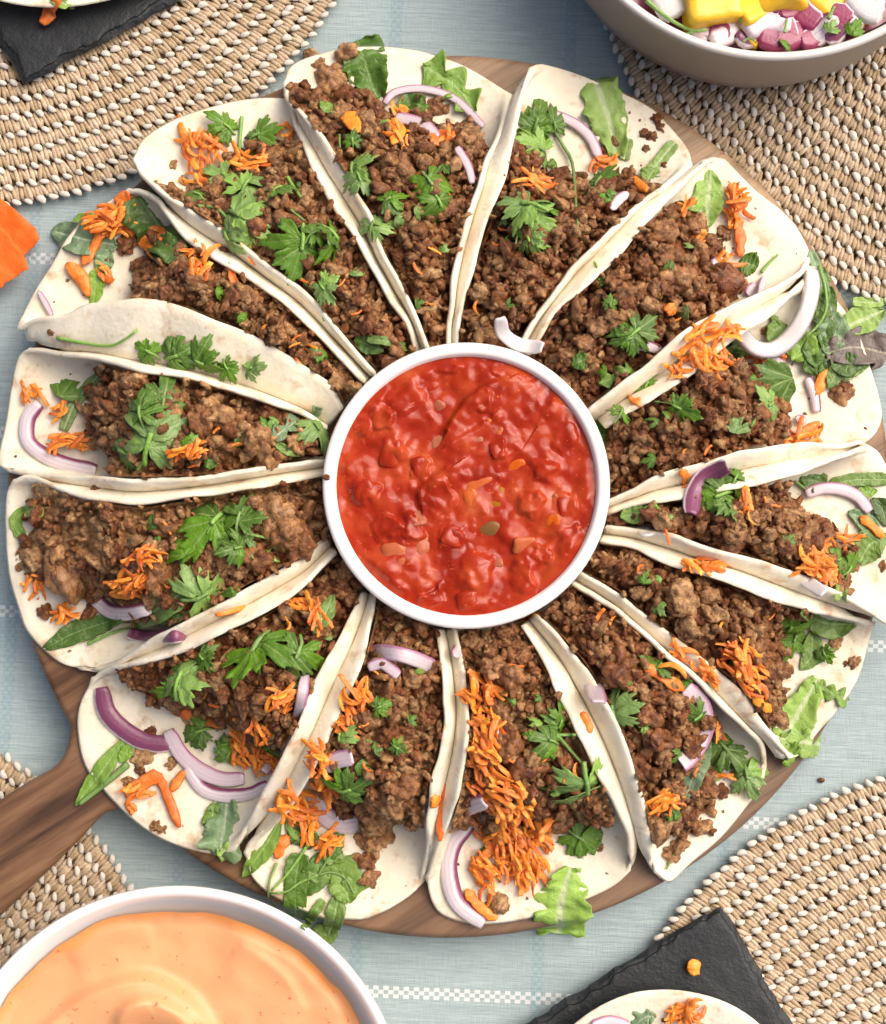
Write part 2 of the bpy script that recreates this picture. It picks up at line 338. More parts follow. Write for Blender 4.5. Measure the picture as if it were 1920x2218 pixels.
MT = dict(
 cloth=None, wood=m_wood(), slate=m_slate(), tort=m_tortilla(), straw=m_straw(), salsa=m_salsa(), sauce=m_sauce(), beef=m_beef('browned_mince'), beefd=m_beef('dark_mince', .55), carrot=m_carrot(),
 stitch=m_plain('white_raffia', (.62, .575, .50), .5, .4, var=.12, vscale=300, bump=.5, bscale=900), porcelain=m_plain('white_porcelain', (.89, .865, .825), .14, .5, coat=.3),
 taupe=m_plain('taupe_enamel', (.36, .31, .265), .38, .45, var=.06, vscale=14, bump=.1), rimc=m_plain('cream_enamel', (.70, .66, .60), .25, .5), under=m_plain('mat_backing', (.10, .06, .035), .9, .1, var=.2),
 p0=m_leaf('parsley_dark', (.07, .17, .012), (.155, .305, .032), (.24, .36, .09), .42, .25, .05), p1=m_leaf('parsley_light', (.19, .33, .06), (.30, .46, .125), (.27, .44, .17), .36, .22, .05),
 stem=m_leaf('green_stem', (.17, .33, .06), (.27, .44, .12), (.22, .4, .1), .4, .1), lt=m_leaf('lettuce_light', (.24, .42, .07), (.42, .58, .17), (.58, .68, .36), .42, .3, .22),
 mid=m_leaf('salad_green', (.15, .285, .035), (.28, .44, .09), (.33, .50, .15), .4, .25, .12), dk=m_leaf('salad_dark', (.05, .115, .016), (.12, .22, .035), (.2, .32, .09), .4, .2, .08),
 gr=m_leaf('salad_grey', (.15, .27, .12), (.27, .38, .20), (.42, .5, .33), .4, .2, .1), pu=m_leaf('salad_purple', (.13, .085, .085), (.24, .20, .17), (.4, .36, .25), .45, .15, .07),
 o0=m_onion('onion_pale', (.70, .64, .65), (.50, .34, .43), .04, .22, (.62, .48, .56)), o1=m_onion('onion_skinned', (.68, .60, .62), (.22, .05, .12), .14, .30, (.56, .42, .48)),
 o2=m_onion('onion_skin_up', (.20, .055, .115), (.72, .62, .66), .03, .12, (.27, .09, .16)), o3=m_onion('onion_lilac', (.60, .49, .53), (.42, .20, .31), .05, .18, (.68, .59, .62)), o5=m_onion('onion_wine', (.26, .028, .085), (.74, .58, .66), .03, .10, (.34, .06, .15)), o4=m_onion('onion_white', (.68, .65, .63), (.72, .64, .68), .05, .2, (.70, .62, .64)),
 tom=m_salsa('tomato_flesh'), onc=m_chunk('stewed_onion', (.42, .075, .022), (.50, .155, .065)), pep=m_chunk('green_chilli', (.23, .085, .010), (.29, .13, .025)),
 mango=m_plain('mango_flesh', (.86, .53, .03), .3, .5, sss=.25, var=.14, vscale=90, bump=.4), paper=m_plain('orange_crepe', (.80, .13, .012), .6, .3, var=.2, vscale=160, bump=1, bscale=420))
# ------------------------------------------------------------------ tablecloth
def _bands():
    global BX, BY
    P = .0826; c, s = math.cos(R(2.3)), math.sin(R(2.3))
    rot = lambda p: (c*p[0]-s*p[1], s*p[0]+c*p[1])
    a = rot(W(911, 2154, 0)); b = rot(W(1239, 20, 0))
    BY = (P/2-a[1]) % P; BX = (P/2-b[0]) % P
_bands(); MT['cloth'] = m_cloth()
n = 180; gx, gy = np.meshgrid(np.linspace(-.55, .55, n), np.linspace(-.55, .55, n), indexing='ij')
gz = .0007*vnoise(P3(gx*14, gy*14, 3.))+.0003*vnoise(P3(gx*60, gy*40, 8.))-.0011
tag(obj('tablecloth', P3(gx, gy, gz).reshape(-1, 3), quads(n, n), MT['cloth'], at=(0, 0, 0)), 'pale blue linen tablecloth with white dashed stripes under everything', 'tablecloth')

# ------------------------------------------------------------------ woven placemats
def bean(sub, lx, ly, lz, bend):
    V, F = ICO[sub]; V = V.copy(); V *= (lx, ly, lz); V[:, 1] += bend*(V[:, 0]/lx)**2*ly; return V, F
STITCH = []
for k in range(6):
    V, F = bean(2, 1, .54+.05*(k % 3), .40, (-.3, .2, .45, .1, -.1, .3)[k]); V = V*(1+.10*vnoise(V*2.5, 40+k)[:, None]); STITCH.append((V, F, mesh('stitch', V*13*PX, F, MT['stitch'])))
STR = bean(1, 1, .30, .3, .12)
def rz(V, a):
    c, s = math.cos(a), math.sin(a); return np.stack([V[:, 0]*c-V[:, 1]*s, V[:, 0]*s+V[:, 1]*c, V[:, 2]], -1)
def placemat(c, rad, label, hide):
    c = np.array(c, float); root = thing('placemat', label, 'placemat', W(c[0], c[1], 0), 'round woven placemats')
    t = np.linspace(0, 2*math.pi, 160, endpoint=False); cs, sn = np.cos(t), np.sin(t)
    V = np.vstack([W(c[0]+q*cs, c[1]+q*sn, z) for q, z in ((1, .0003), (rad-17, .0003), (rad-13, .0014), (rad-17, .0022), (1, .0022))]); F = quads(5, 160, 0, True)
    obj('backing', V, F, MT['under'], root)
    rows, cand, r = [], [], rad
    while r > 60:
        sv_, sf, off = [], [], 0; dth = 26.0/r; th0 = random.random()
        for t in np.arange(0, 2*math.pi, dth)+th0:
            p = c+r*np.array([math.cos(t), math.sin(t)])
            if not (-380 < p[0] < 2300 and -380 < p[1] < 2600): continue
            p = p+rng.normal(0, 1.3, 2)
            ang = -(t+math.pi/2)+(0 if True else 0)                  # world angle of the row here
            seen = 6 < p[0] < 1914 and 6 < p[1] < 2212 and not hide(p)
            cand.append((seen, p, ang-R(33)+rng.normal(0, .13)))
            for j in range(3):
                q = c+(r-18.5)*np.array([math.cos(t+dth*(j/3+.2)), math.sin(t+dth*(j/3+.2))])+rng.normal(0, .8, 2)
                s = PX*np.array([rng.uniform(22, 26), rng.uniform(19, 23), rng.uniform(19, 25)])
                Vs = rz(STR[0]*s, -t+R(18)*(1 if j % 2 else .4)+rng.normal(0, .12)); Vs = Vs+W(q[0], q[1], .0028+.0006*rng.random())
                sv_.append(Vs); sf.append(STR[1]+off); off += len(Vs)
        if sv_:
            o = obj('straw_row', np.vstack(sv_), np.vstack(sf), MT['straw'], root); o['kind'] = 'stuff'
        r -= 37.0
    rest, rf, off, k = [], [], 0, 0
    for seen, p, a in cand:
        s = PX*rng.uniform(10.2, 12.8); z = .0043+.0006*rng.random(); v = rng.integers(6)
        if seen and k < 260:
            inst('stitch', STITCH[v][2], root, W(p[0], p[1], z), (rng.normal(0, .15), rng.normal(0, .12), a), s/(13*PX)); k += 1
        else:
            Vs = rz(STITCH[v][0]*s, a)+W(p[0], p[1], z); rest.append(Vs); rf.append(STITCH[v][1]+off); off += len(Vs)
    if rest: o = obj('stitching', np.vstack(rest), np.vstack(rf), MT['stitch'], root); o['kind'] = 'stuff'
inb = lambda p: math.hypot(p[0]-972, p[1]-1076) < 962
inpoly = lambda p, a, b, c_: (np.cross(np.array(b)-a, p-np.array(a)) > 0) and (np.cross(np.array(c_)-a, p-np.array(a)) < 0)
placemat((-75, -500), 945, 'woven tan placemat under the slate board at upper left', lambda p: inb(p) or inpoly(p, (51, 184), (387, 0), (0, 78)))
placemat((2222, -253), 955, 'woven tan placemat under the grey bowl of mango and onion', lambda p: inb(p) or math.hypot(p[0]-1630, p[1]+270) < 470)
placemat((2195, 2590), 948, 'woven tan placemat with domed white knots at lower right', lambda p: inb(p) or inpoly(p, (1562, 1961), (1713, 2217), (1159, 2208)))
placemat((-505, 2400), 920, 'woven tan placemat partly under the wooden handle and white sauce bowl', lambda p: inb(p) or math.hypot(p[0]-390, p[1]-2405) < 495 or (p[1] > 1734-.66*p[0] and p[1] < 1960-.78*p[0]))

# ------------------------------------------------------------------ wooden board with handle
ZB = .024
def rings(outl, spec, hole=False):
    """prism from a closed outline in the picture's points: spec = (inset in points, height)"""
    o = np.asarray(outl, float); t = np.roll(o, -1, 0)-np.roll(o, 1, 0); nn = np.stack([t[:, 1], -t[:, 0]], -1); nn /= np.linalg.norm(nn, axis=1, keepdims=True)
    area = np.sum(o[:, 0]*np.roll(o[:, 1], -1)-o[:, 1]*np.roll(o[:, 0], -1)); nn *= 1 if area > 0 else -1     # outward
    V = np.vstack([W(*(o-nn*i).T, z) for i, z in spec]); n = len(o); q = quads(len(spec), n, 0, True)
    return V, [tuple(f) for f in q]+[tuple(range((len(spec)-1)*n, len(spec)*n)), tuple(range(n-1, -1, -1))]
a1 = math.atan2(1573-1076, 148-972) % (2*math.pi); a2 = math.atan2(679, -672) % (2*math.pi)
arc = [(972+956*math.cos(t), 1076+956*math.sin(t)) for t in np.linspace(a1, a2+2*math.pi, 220)]
neck = resample([arc[-1], (268, 1752), (245, 1757), (219, 1769), (156, 1836), (0, 1985), (-160, 2130), (-260, 2190), (-340, 2150), (-350, 2060), (-290, 1975), (-150, 1850), (0, 1734), (78, 1684), (118, 1661), (140, 1634), (149, 1605), arc[0]], 120)
outl = np.vstack([arc, neck[1:-1]])
V, F = rings(outl, [(14, .0068), (3, .0082), (0, .011), (0, .0205), (2, .0225), (6, .0236), (13, ZB)])
board = tag(obj('serving_board', V, F, MT['wood'], at=W(972, 1076, 0)), 'round dark wooden serving board with a handle carrying the ring of tacos', 'serving board')

# ------------------------------------------------------------------ slates
def slate(pts, label):
    p = []
    for a, b in zip(pts, pts[1:]+pts[:1]):
        a, b = np.array(a, float), np.array(b, float)
        for t in np.linspace(0, 1, 90, endpoint=False): p.append(a+(b-a)*t)
    p = np.array(p); p += 5*np.stack([fbm(P3(p[:, 0]*.03, p[:, 1]*.03, 1.), 4, 5), fbm(P3(p[:, 0]*.03, p[:, 1]*.03, 9.), 4, 6)], -1)
    cc = p.mean(0); n1 = fbm(P3(p[:, 0]*.025, p[:, 1]*.025, 4.), 3, 9); n2 = fbm(P3(p[:, 0]*.05, p[:, 1]*.05, 7.), 3, 11)
    d = cc-p; d /= np.linalg.norm(d, axis=1, keepdims=True)
    L = [(0, .0062), (-2, .0075), (0+4*n2, .0092), (9+6*n1, .0103), (14+7*n1+5*n2, .0107), (17+7*n1+5*n2, .0117), (26+9*n1, .0121), (40+9*n1, .0122)]
    V = np.vstack([W(*(p+d*np.reshape(i, (-1, 1))).T, z) for i, z in L]); n = len(p)
    F = [tuple(f) for f in quads(len(L), n, 0, True)]+[tuple(range((len(L)-1)*n, len(L)*n)), tuple(range(n-1, -1, -1))]
    return tag(obj('slate_board', V, F, MT['slate'], smooth=False), label, 'slate board')
slate([(51, 184), (-400, -650), (420, -1090), (800, -225)], 'black slate board with a tortilla on it at upper left')
slate([(1562, 1961), (2050, 2790), (1240, 3260), (680, 2500)], 'black slate board with a carrot crumb on it at lower right')

# ------------------------------------------------------------------ bowls
def round3(z, *p):
    """the round rim at height z through three points of the picture"""
    q = np.array([W(*a, z)[:2] for a in p]); A = np.c_[2*q, np.ones(3)]; s = np.linalg.solve(A, (q**2).sum(1)); return np.array([s[0], s[1], z]), math.sqrt(s[2]+s[0]**2+s[1]**2)
BZ = ZB+.052                                    # rim of the salsa bowl
bc, r0 = round3(BZ, (698, 1051), (1012, 740), (1323, 1058))
prof = [(0, ZB+.0005), (r0*.62, ZB+.0005), (r0*.66, ZB+.002), (r0*.82, ZB+.012), (r0*.93, ZB+.032), (r0*.985, BZ-.006), (r0, BZ-.0016), (r0-.0006, BZ-.0005), (r0-.002, BZ), (r0-.0042, BZ-.0002), (r0-.0052, BZ-.0012), (r0-.0062, BZ-.006), (r0*.86, ZB+.030), (r0*.6, ZB+.009), (0, ZB+.008)]
V, F = lathe(prof); V += (bc[0], bc[1], 0)
tag(obj('salsa_bowl', V, F, MT['porcelain']), 'round white bowl in the middle of the tacos filled with red salsa', 'bowl')
salsa = thing('salsa', 'chunky red tomato salsa filling the central white bowl', 'salsa', (bc[0], bc[1], BZ-.006))
rs = r0-.0050; nr, na = 200, 520
rr = np.linspace(.002, 1, nr)[:, None]; aa = np.linspace(0, 2*math.pi, na, endpoint=False)[None, :]
sx, sy = bc[0]+rs*rr*np.cos(aa), bc[1]+rs*rr*np.sin(aa)
TOMS = [(1180, 440, 300, 250), (560, 380, 170, 210), (750, 960, 150, 170), (950, 1370, 170, 200), (1210, 1400, 130, 170), (1330, 830, 150, 130), (1120, 235, 250, 100), (790, 230, 150, 110), (430, 530, 140, 120), (440, 1130, 160, 120), (1470, 1190, 120, 150), (1440, 640, 140, 160), (480, 720, 120, 170), (820, 1180, 130, 130), (700, 1520, 160, 90), (1320, 1290, 120, 100), (330, 930, 130, 140), (1080, 700, 120, 100), (640, 800, 100, 120), (1450, 1010, 120, 130), (900, 1530, 120, 90), (330, 600, 90, 120), (1250, 1000, 130, 120), (600, 1130, 130, 110), (1000, 420, 110, 100)]
C5 = lambda x, y: (660+x/2.56, 700+y/2.56)
def salsa_z(x, y):
    """height of the salsa surface"""
    z = .0012*humps(x, y, .0105, .0046, 21)+.0004*humps(x, y, .0055, .0022, 22)+.0012*fbm(P3(x*75, y*75, 2.), 3, 3)
    for pl, h in (([(1110, 320), (960, 390), (870, 480), (800, 590)], .0026), ([(790, 820), (720, 870), (650, 930), (650, 1000)], .0022), ([(1000, 560), (960, 600), (790, 690)], .0012), ([(1440, 380), (1360, 470), (1300, 560)], .0014)):
        q = resample([C5(*p) for p in pl], 200); q = W(q[:, 0], q[:, 1], BZ-.004); T = np.gradient(q, axis=0)[:, :2]; T /= np.linalg.norm(T, axis=1, keepdims=True)
        dx = np.stack([x.ravel()[:, None]-q[:, 0], y.ravel()[:, None]-q[:, 1]], -1); dd = np.hypot(dx[..., 0], dx[..., 1]); k = dd.argmin(1); i = np.arange(len(k))
        s = (dx[i, k, 0]*T[k, 1]-dx[i, k, 1]*T[k, 0])*-1; d = dd[i, k]; s = np.where(s > 0, d, -d*4)
        z = z+(h*np.exp(-(s/.007)**2)).reshape(z.shape)
    x0, y0 = x, y; x = x+.0022*fbm(P3(x0*190, y0*190, 4.), 2, 44); y = y+.0022*fbm(P3(x0*190, y0*190, 9.), 2, 45)
    for cx, cy, wd, ht in TOMS:                       # coated tomato dice standing a little proud
        q = C5(cx, cy); q = W(q[0], q[1], BZ-.004); a = (cx*7 % 13-6)*.09; u_ = (x-q[0])*math.cos(a)+(y-q[1])*math.sin(a); v_ = (y-q[1])*math.cos(a)-(x-q[0])*math.sin(a)
        k = PX/2.56*.5; d = (np.abs(u_/(wd*k))**2.8+np.abs(v_/(ht*k))**2.8)**(1/2.8); z = z+.0012*(.6+.05*(cx % 9))*np.clip((1.08-d)/.38, 0, 1)**1.0*(1+.35*u_/(wd*k))
    return z
e = np.clip((1-rr)/.10, 0, 1); e = e*e*(3-2*e)
zz = salsa_z(sx, sy); sz = BZ-.0036+zz*(.10+.90*e)*1.15
V = np.vstack([P3(sx, sy, sz).reshape(-1, 3)])
so = obj('tomato_sauce', V, [quads(nr, na, 0, True)], MT['salsa'], salsa)
CH = {k: [] for k in ('tom', 'onc', 'pep')}
for kind in CH:
    for j in range(4):
        V, F = rbox(3, (4.2, 5.5, 3.6)[list(CH).index(kind)]); V = V*(1+.14*fbm(V*1.3, 3, 60+j+7*len(kind))[:, None]); CH[kind].append(mesh({'tom': 'tomato_chunk', 'onc': 'onion_chunk', 'pep': 'pepper_chunk'}[kind], V*.005, F, MT[kind]))
def chunk(kind, x, y, wd, ht, rot=None, lift=.0):
    if math.hypot(x-905, y-900)+.4*max(wd, ht) > 700: return
    p = C5(x, y); P = W(p[0], p[1], BZ-.004); z = BZ-.0036+float(salsa_z(np.array([[P[0]]]), np.array([[P[1]]]))[0, 0])
    s = PX/2.56*.5*.9; h = min(wd, ht)*s*.55
    inst({'tom': 'tomato_chunk', 'onc': 'onion_chunk', 'pep': 'pepper_chunk'}[kind], CH[kind][rng.integers(4)], salsa, (P[0], P[1], z-h*.88+lift), (rng.normal(0, .18), rng.normal(0, .18), rot if rot is not None else rng.uniform(-.6, .6)), (wd*s/.005, ht*s/.005, h/.005))
for a in [(1070, 975, 110, 170), (1010, 1170, 190, 120), (915, 480, 60, 130, R(-40))]: chunk('pep', *a, lift=-.0006)
for a in [(955, 640, 70, 50), (930, 970, 90, 110), (960, 880, 170, 80), (740, 460, 80, 60), (735, 640, 70, 120), (1170, 800, 140, 80), (1100, 610, 60, 50), (630, 1080, 80, 110), (670, 1210, 140, 130), (505, 1285, 140, 140), (1025, 560, 45, 60), (1390, 965, 36, 36), (1380, 1095, 80, 80), (1230, 1230, 150, 90), (250, 660, 70, 100), (1010, 1590, 70, 60), (1060, 1330, 80, 50)]: chunk('onc', *a)
for a in [(480, 720, 110, 160), (820, 1180, 120, 120), (1540, 860, 90, 160), (700, 1540, 150, 80), (1320, 1290, 110, 90), (330, 930, 120, 130), (1080, 700, 110, 90), (1480, 400, 120, 120), (560, 1500, 110, 80), (400, 1380, 90, 100), (640, 800, 90, 110), (1450, 1010, 110, 120), (900, 1530, 110, 90), (1180, 1560, 100, 70), (330, 480, 90, 120), (690, 340, 110, 80)]: chunk('tom', *a)
# white bowl of sauce, lower left
SZ = .062; c2, r2 = round3(SZ, (0, 2097), (393, 1920), (806, 2160))
prof = [(0, .007), (r2*.45, .007), (r2*.5, .010), (r2*.8, .030), (r2*.96, SZ-.006), (r2, SZ-.0015), (r2-.0008, SZ-.0003), (r2-.002, SZ), (r2-.0034, SZ-.0006), (r2-.0045, SZ-.002), (r2*.93, SZ-.006), (r2*.88, SZ-.0125), (r2*.6, .018), (0, .014)]
V, F = lathe(prof, 160); V += (c2[0], c2[1], 0)
tag(obj('sauce_bowl', V, F, MT['porcelain']), 'wide white bowl of creamy orange sauce at lower left', 'bowl')
rs2 = r2*.885; nr, na = 150, 320; rr = np.linspace(.002, 1, nr)[:, None]
aa = np.linspace(0, 2*math.pi, na, endpoint=False)[None, :]; wob = 1+.018*fbm(P3(np.cos(aa)*3, np.sin(aa)*3, 1.), 4, 31)+.012*np.sin(aa*3+1)
sx, sy = c2[0]+rs2*rr*wob*np.cos(aa), c2[1]+rs2*rr*wob*np.sin(aa)
zz = .0012*fbm(P3(sx*35, sy*35, 5.), 3, 13)
def side(x, y, pl, zpl):
    q = resample(pl, 260); q = W(q[:, 0], q[:, 1], zpl); T = np.gradient(q, axis=0)[:, :2]; T /= np.linalg.norm(T, axis=1, keepdims=True)
    dx = np.stack([x.ravel()[:, None]-q[:, 0], y.ravel()[:, None]-q[:, 1]], -1); dd = np.hypot(dx[..., 0], dx[..., 1]); k = dd.argmin(1); i = np.arange(len(k))
    s = dx[i, k, 0]*T[k, 1]-dx[i, k, 1]*T[k, 0]; return (np.sign(s)*dd[i, k]).reshape(x.shape), (k/259.).reshape(x.shape)
for pl, h, wid in (([(60, 2290), (123, 2215), (200, 2155), (308, 2123), (389, 2154), (441, 2206), (470, 2270)], .0060, .013), ([(262, 2240), (285, 2182), (332, 2163), (389, 2187), (413, 2215), (425, 2260)], .0052, .011), ([(180, 2250), (250, 2190), (330, 2150)], .0024, .007),
                   ([(500, 1998), (600, 2050), (680, 2120), (740, 2200)], .0022, .008), ([(520, 2040), (610, 2110), (660, 2190)], .0022, .014), ([(150, 2060), (230, 2020), (330, 2000)], .0022, .010)):
    s, k = side(sx, sy, pl, SZ-.013); zz = zz+h*np.where(s > 0, np.exp(-(s/wid)**2), np.exp(-(s/.0036)**2))*np.sin(np.clip(k, .0, 1)*math.pi)**.5
edge = np.clip((rr-.93)/.07, 0, 1); zz = zz*(1-edge)+edge**1.5*.0035
thin = np.clip((rr*(1+.03*fbm(P3(np.cos(aa)*6, np.sin(aa)*6, 1.), 3, 3))-.955)/.03, 0, 1)+0*zz
tag(obj('sauce', P3(sx, sy, SZ-.0105+zz).reshape(-1, 3), quads(nr, na, 0, True), MT['sauce'], attr=thin.ravel()), 'creamy pale orange sauce swirled in the white bowl at lower left', 'sauce')
# taupe bowl, upper right
TZ = .067; c3, r3 = round3(TZ, (1349, 4), (1640, 127), (1919, 72))
V, F = lathe([(0, .0066), (r3*.84, .0066), (r3*.895, .009), (r3*.945, .016), (r3*.978, .030), (r3*.99, TZ-.008), (r3, TZ-.0022), (r3-.0002, TZ-.0018)], 160); V += (c3[0], c3[1], 0)
tb = obj('salad_bowl', V, F, MT['taupe']); tag(tb, 'taupe bowl with a cream rim holding diced mango and red onion', 'bowl')
V, F = lathe([(r3-.0002, TZ-.0018), (r3-.0004, TZ-.0006), (r3-.0015, TZ), (r3-.003, TZ-.0003), (r3-.004, TZ-.0016), (r3*.94, TZ-.012), (r3*.9, .022), (0, .0135)], 160); V += (c3[0], c3[1], 0)
obj('rim_lining', V, F, MT['rimc'], tb)
# ------------------------------------------------------------------ tacos: A and B are the two upper edges from the outer end inwards, O the outer end from A to B
T = {}
T[1] = dict(A=[(618,184),(623,219),(651,250),(694,312),(737,383),(787,469),(819,547),(866,633),(895,699),(918,755)], B=[(1108,208),(1085,290),(1055,352),(1040,406),(1020,469),(997,555),(983,633),(974,699),(970,750)],
 O=[(618,184),(630,148),(690,122),(760,108),(827,106),(900,114),(944,126),(1010,150),(1108,208)], ub=(.06,.16,.2))
T[2] = dict(A=[(1150,150),(1128,219),(1104,300),(1082,391),(1059,461),(1030,543),(1005,633),(993,699),(988,750)], B=[(1497,362),(1445,405),(1400,435),(1340,490),(1287,545),(1250,580),(1222,615),(1165,690),(1126,764)],
 O=[(1150,150),(1175,142),(1256,166),(1349,205),(1404,234),(1439,268),(1486,326),(1497,362)], ub=(.25,.28,.12))
T[3] = dict(A=[(1528,352),(1455,425),(1395,482),(1345,540),(1300,580),(1245,630),(1205,665),(1145,764)], B=[(1743,578),(1728,598),(1665,633),(1595,668),(1540,699),(1493,729),(1439,772),(1384,815),(1325,858),(1278,896)],
 O=[(1528,352),(1560,344),(1583,364),(1630,412),(1689,459),(1724,498),(1745,535),(1752,555),(1743,578)], ub=(.2,.18,.25))
T[4] = dict(A=[(1740,610),(1689,653),(1611,707),(1556,747),(1486,803),(1431,842),(1368,881),(1310,918)], B=[(1868,960),(1806,971),(1689,975),(1611,987),(1572,1002),(1493,1026),(1415,1049),(1372,1073),(1312,1098)],
 O=[(1740,610),(1800,645),(1850,715),(1882,803),(1902,873),(1905,912),(1890,945),(1868,960)], ub=(.4,.3,.3))
T[5] = dict(A=[(1872,965),(1806,990),(1728,1018),(1669,1034),(1591,1049),(1525,1061),(1454,1073),(1376,1085),(1314,1104)], B=[(1960,1365),(1919,1346),(1850,1308),(1767,1270),(1689,1240),(1611,1215),(1517,1195),(1454,1170),(1376,1155),(1314,1150)],
 O=[(1872,965),(1892,973),(1907,992),(1935,1050),(1985,1150),(1995,1270),(1985,1340),(1960,1365)], ub=(.33,.2,.28))
T[6] = dict(A=[(1892,1350),(1832,1333),(1741,1308),(1681,1292),(1611,1264),(1532,1235),(1470,1215),(1423,1200),(1376,1180),(1308,1164)], B=[(1709,1640),(1663,1578),(1612,1513),(1556,1460),(1489,1413),(1393,1337),(1338,1290),(1255,1244)],
 O=[(1892,1350),(1880,1378),(1852,1475),(1807,1543),(1765,1590),(1735,1632),(1709,1640)], ub=(.28,.22,.12))
T[7] = dict(A=[(1656,1640),(1645,1603),(1599,1557),(1535,1493),(1512,1470),(1448,1420),(1400,1378),(1330,1318),(1245,1262)], B=[(1420,1886),(1402,1809),(1375,1717),(1347,1621),(1306,1529),(1260,1452),(1201,1383),(1158,1340)],
 O=[(1656,1640),(1652,1690),(1612,1747),(1558,1811),(1493,1866),(1457,1902),(1439,1906),(1420,1886)], ub=(.33,.1,.1))
T[8] = dict(A=[(1365,1868),(1356,1799),(1329,1717),(1283,1626),(1233,1525),(1192,1438),(1138,1355)], B=[(926,1898),(945,1839),(965,1780),(984,1710),(1000,1613),(1004,1534),(994,1456),(975,1368)],
 O=[(1365,1868),(1365,1884),(1329,1916),(1260,1948),(1170,1978),(1098,1993),(1027,1996),(961,1978),(934,1943),(926,1898)], ub=(.2,.2,.2))
T[9] = dict(A=[(918,1886),(926,1847),(934,1769),(945,1691),(965,1613),(973,1534),(969,1456),(958,1368)], B=[(533,1845),(543,1823),(598,1769),(656,1683),(695,1605),(742,1503),(773,1429),(797,1345),(806,1290)],
 O=[(918,1886),(906,1921),(852,1960),(793,1985),(754,1986),(695,1981),(598,1939),(547,1895),(533,1845)], ub=(.22,.2,.35))
T[10] = dict(A=[(508,1840),(539,1788),(586,1714),(625,1632),(656,1573),(695,1476),(734,1402),(773,1335),(790,1288)], B=[(203,1470),(234,1448),(312,1429),(391,1405),(488,1359),(560,1323),(643,1270),(720,1192)],
 O=[(508,1840),(470,1846),(426,1840),(352,1813),(289,1770),(227,1707),(187,1652),(172,1573),(178,1519),(203,1470)], ub=(.33,.26,.1))
T[11] = dict(A=[(219,1450),(250,1445),(312,1409),(394,1362),(500,1304),(594,1253),(662,1220),(712,1178)], B=[(34,1041),(64,1033),(127,1050),(212,1071),(297,1083),(382,1073),(509,1050),(615,1033),(700,1019)],
 O=[(219,1450),(148,1441),(98,1405),(62,1362),(47,1321),(25,1245),(17,1151),(19,1066),(34,1041)], ub=(.34,.06,.08))
T[12] = dict(A=[(68,757),(93,757),(140,767),(212,774),(297,795),(382,808),(466,829),(551,854),(653,893),(706,925)], B=[(42,1022),(127,1033),(254,1047),(382,1047),(509,1035),(636,1011),(702,1004)],
 O=[(68,757),(47,768),(34,812),(17,918),(1,994),(10,1014),(42,1022)], ub=(.2,.24,.3))
T[13] = dict(A=[(42,714),(76,695),(140,685),(170,668),(212,659),(310,655),(382,668),(466,698),(551,736),(636,787),(712,837),(740,882)], B=[(281,412),(305,412),(344,430),(363,457),(406,504),(469,547),(520,578),(586,625),(664,688),(795,820)],
 O=[(42,714),(47,695),(78,633),(113,578),(156,508),(234,441),(281,412)], ub=(.28,.2,.22))
T[14] = dict(A=[(291,348),(309,383),(352,426),(398,457),(469,504),(527,547),(586,594),(664,656),(806,812)], B=[(641,242),(643,273),(678,344),(729,434),(772,500),(811,574),(850,645),(889,699),(908,755)],
 O=[(291,348),(312,305),(383,262),(469,234),(547,219),(622,219),(641,242)], ub=(.12,.14,.1))
SEAM = [(14,'B',1,'A',.5),(1,'B',2,'A',.12),(2,'B',3,'A',.15),(3,'B',4,'A',.5),(4,'B',5,'A',.5),(5,'B',6,'A',.5),(6,'B',7,'A',.85),(7,'B',8,'A',.5),(8,'B',9,'A',.5),(9,'B',10,'A',.5),(10,'B',11,'A',.5),(11,'B',12,'B',.5),(12,'A',13,'A',.08),(13,'B',14,'A',.5)]
LAB = {1: 'taco at the top of the ring with a big dark spinach leaf at its tip', 2: 'taco with a long stemmed parsley sprig and a ruffled lettuce strip', 3: 'taco with large mince lumps beside the upper right placemat',
 4: 'taco under the white onion hoop heaped with mixed salad leaves', 5: 'taco cut off by the right edge of the photo', 6: 'taco with mince beads rolling off its outer end', 7: 'taco with a broad pink onion slice inside, nearest the lower right placemat',
 8: 'taco filled with the largest heap of grated carrot', 9: 'taco with a tangle of rocket hanging off the board', 10: 'taco at the board handle with several purple onion crescents', 11: 'taco with a long dark rocket leaf, just above the taco at the board handle',
 12: 'leftmost taco with a large parsley sprig and one lilac onion arc', 13: 'taco whose flap folds over its mince near the orange crepe petals', 14: 'taco strewn with the most parsley, beside the upper left placemat'}
NR, NC = 46, 37
ss = np.linspace(0, 1, NR); ss = ss**1.15
def hgt(s, top=.043):
    return np.interp(s, [0, .06, .16, .35, .55, .8, 1], [.007, .013, .024, .038, top, .042, .036])
for t in T.values():
    for k in 'AB':
        p = resample(t[k], NR, ss); g = (np.linspace(0, 1, NR)*7)[:, None]
        t['r'+k] = p; t['off'+k] = np.zeros_like(p)
for a, ka, b, kb, wt in SEAM:
    for (x, kx, y, ky, ww) in ((a, ka, b, kb, wt), (b, kb, a, ka, 1-wt)):
        p = T[x]['r'+kx]; q = resample(T[y][ky], 200); d = q[None]-p[:, None]; i = np.hypot(d[..., 0], d[..., 1]).argmin(1); v = d[np.arange(NR), i]
        L = np.linalg.norm(v, axis=1, keepdims=True)+1e-6
        sh = (9.0 if ww == .5 else 3.0)*np.clip((ss-.06)/.16, 0, 1)[:, None]
        T[x]['off'+kx] = v/L*(np.clip(L*ww-4, 1, 150)*np.clip(ss/(.12 if ww < .8 else .02), 0, 1)[:, None]+sh); T[x]['s'+kx] = v/L*sh
for t in T.values():
    for k in 'AB': t['r'+k] = t['r'+k]-t['s'+k]
bvV, bvF, bvo = [], [], 0
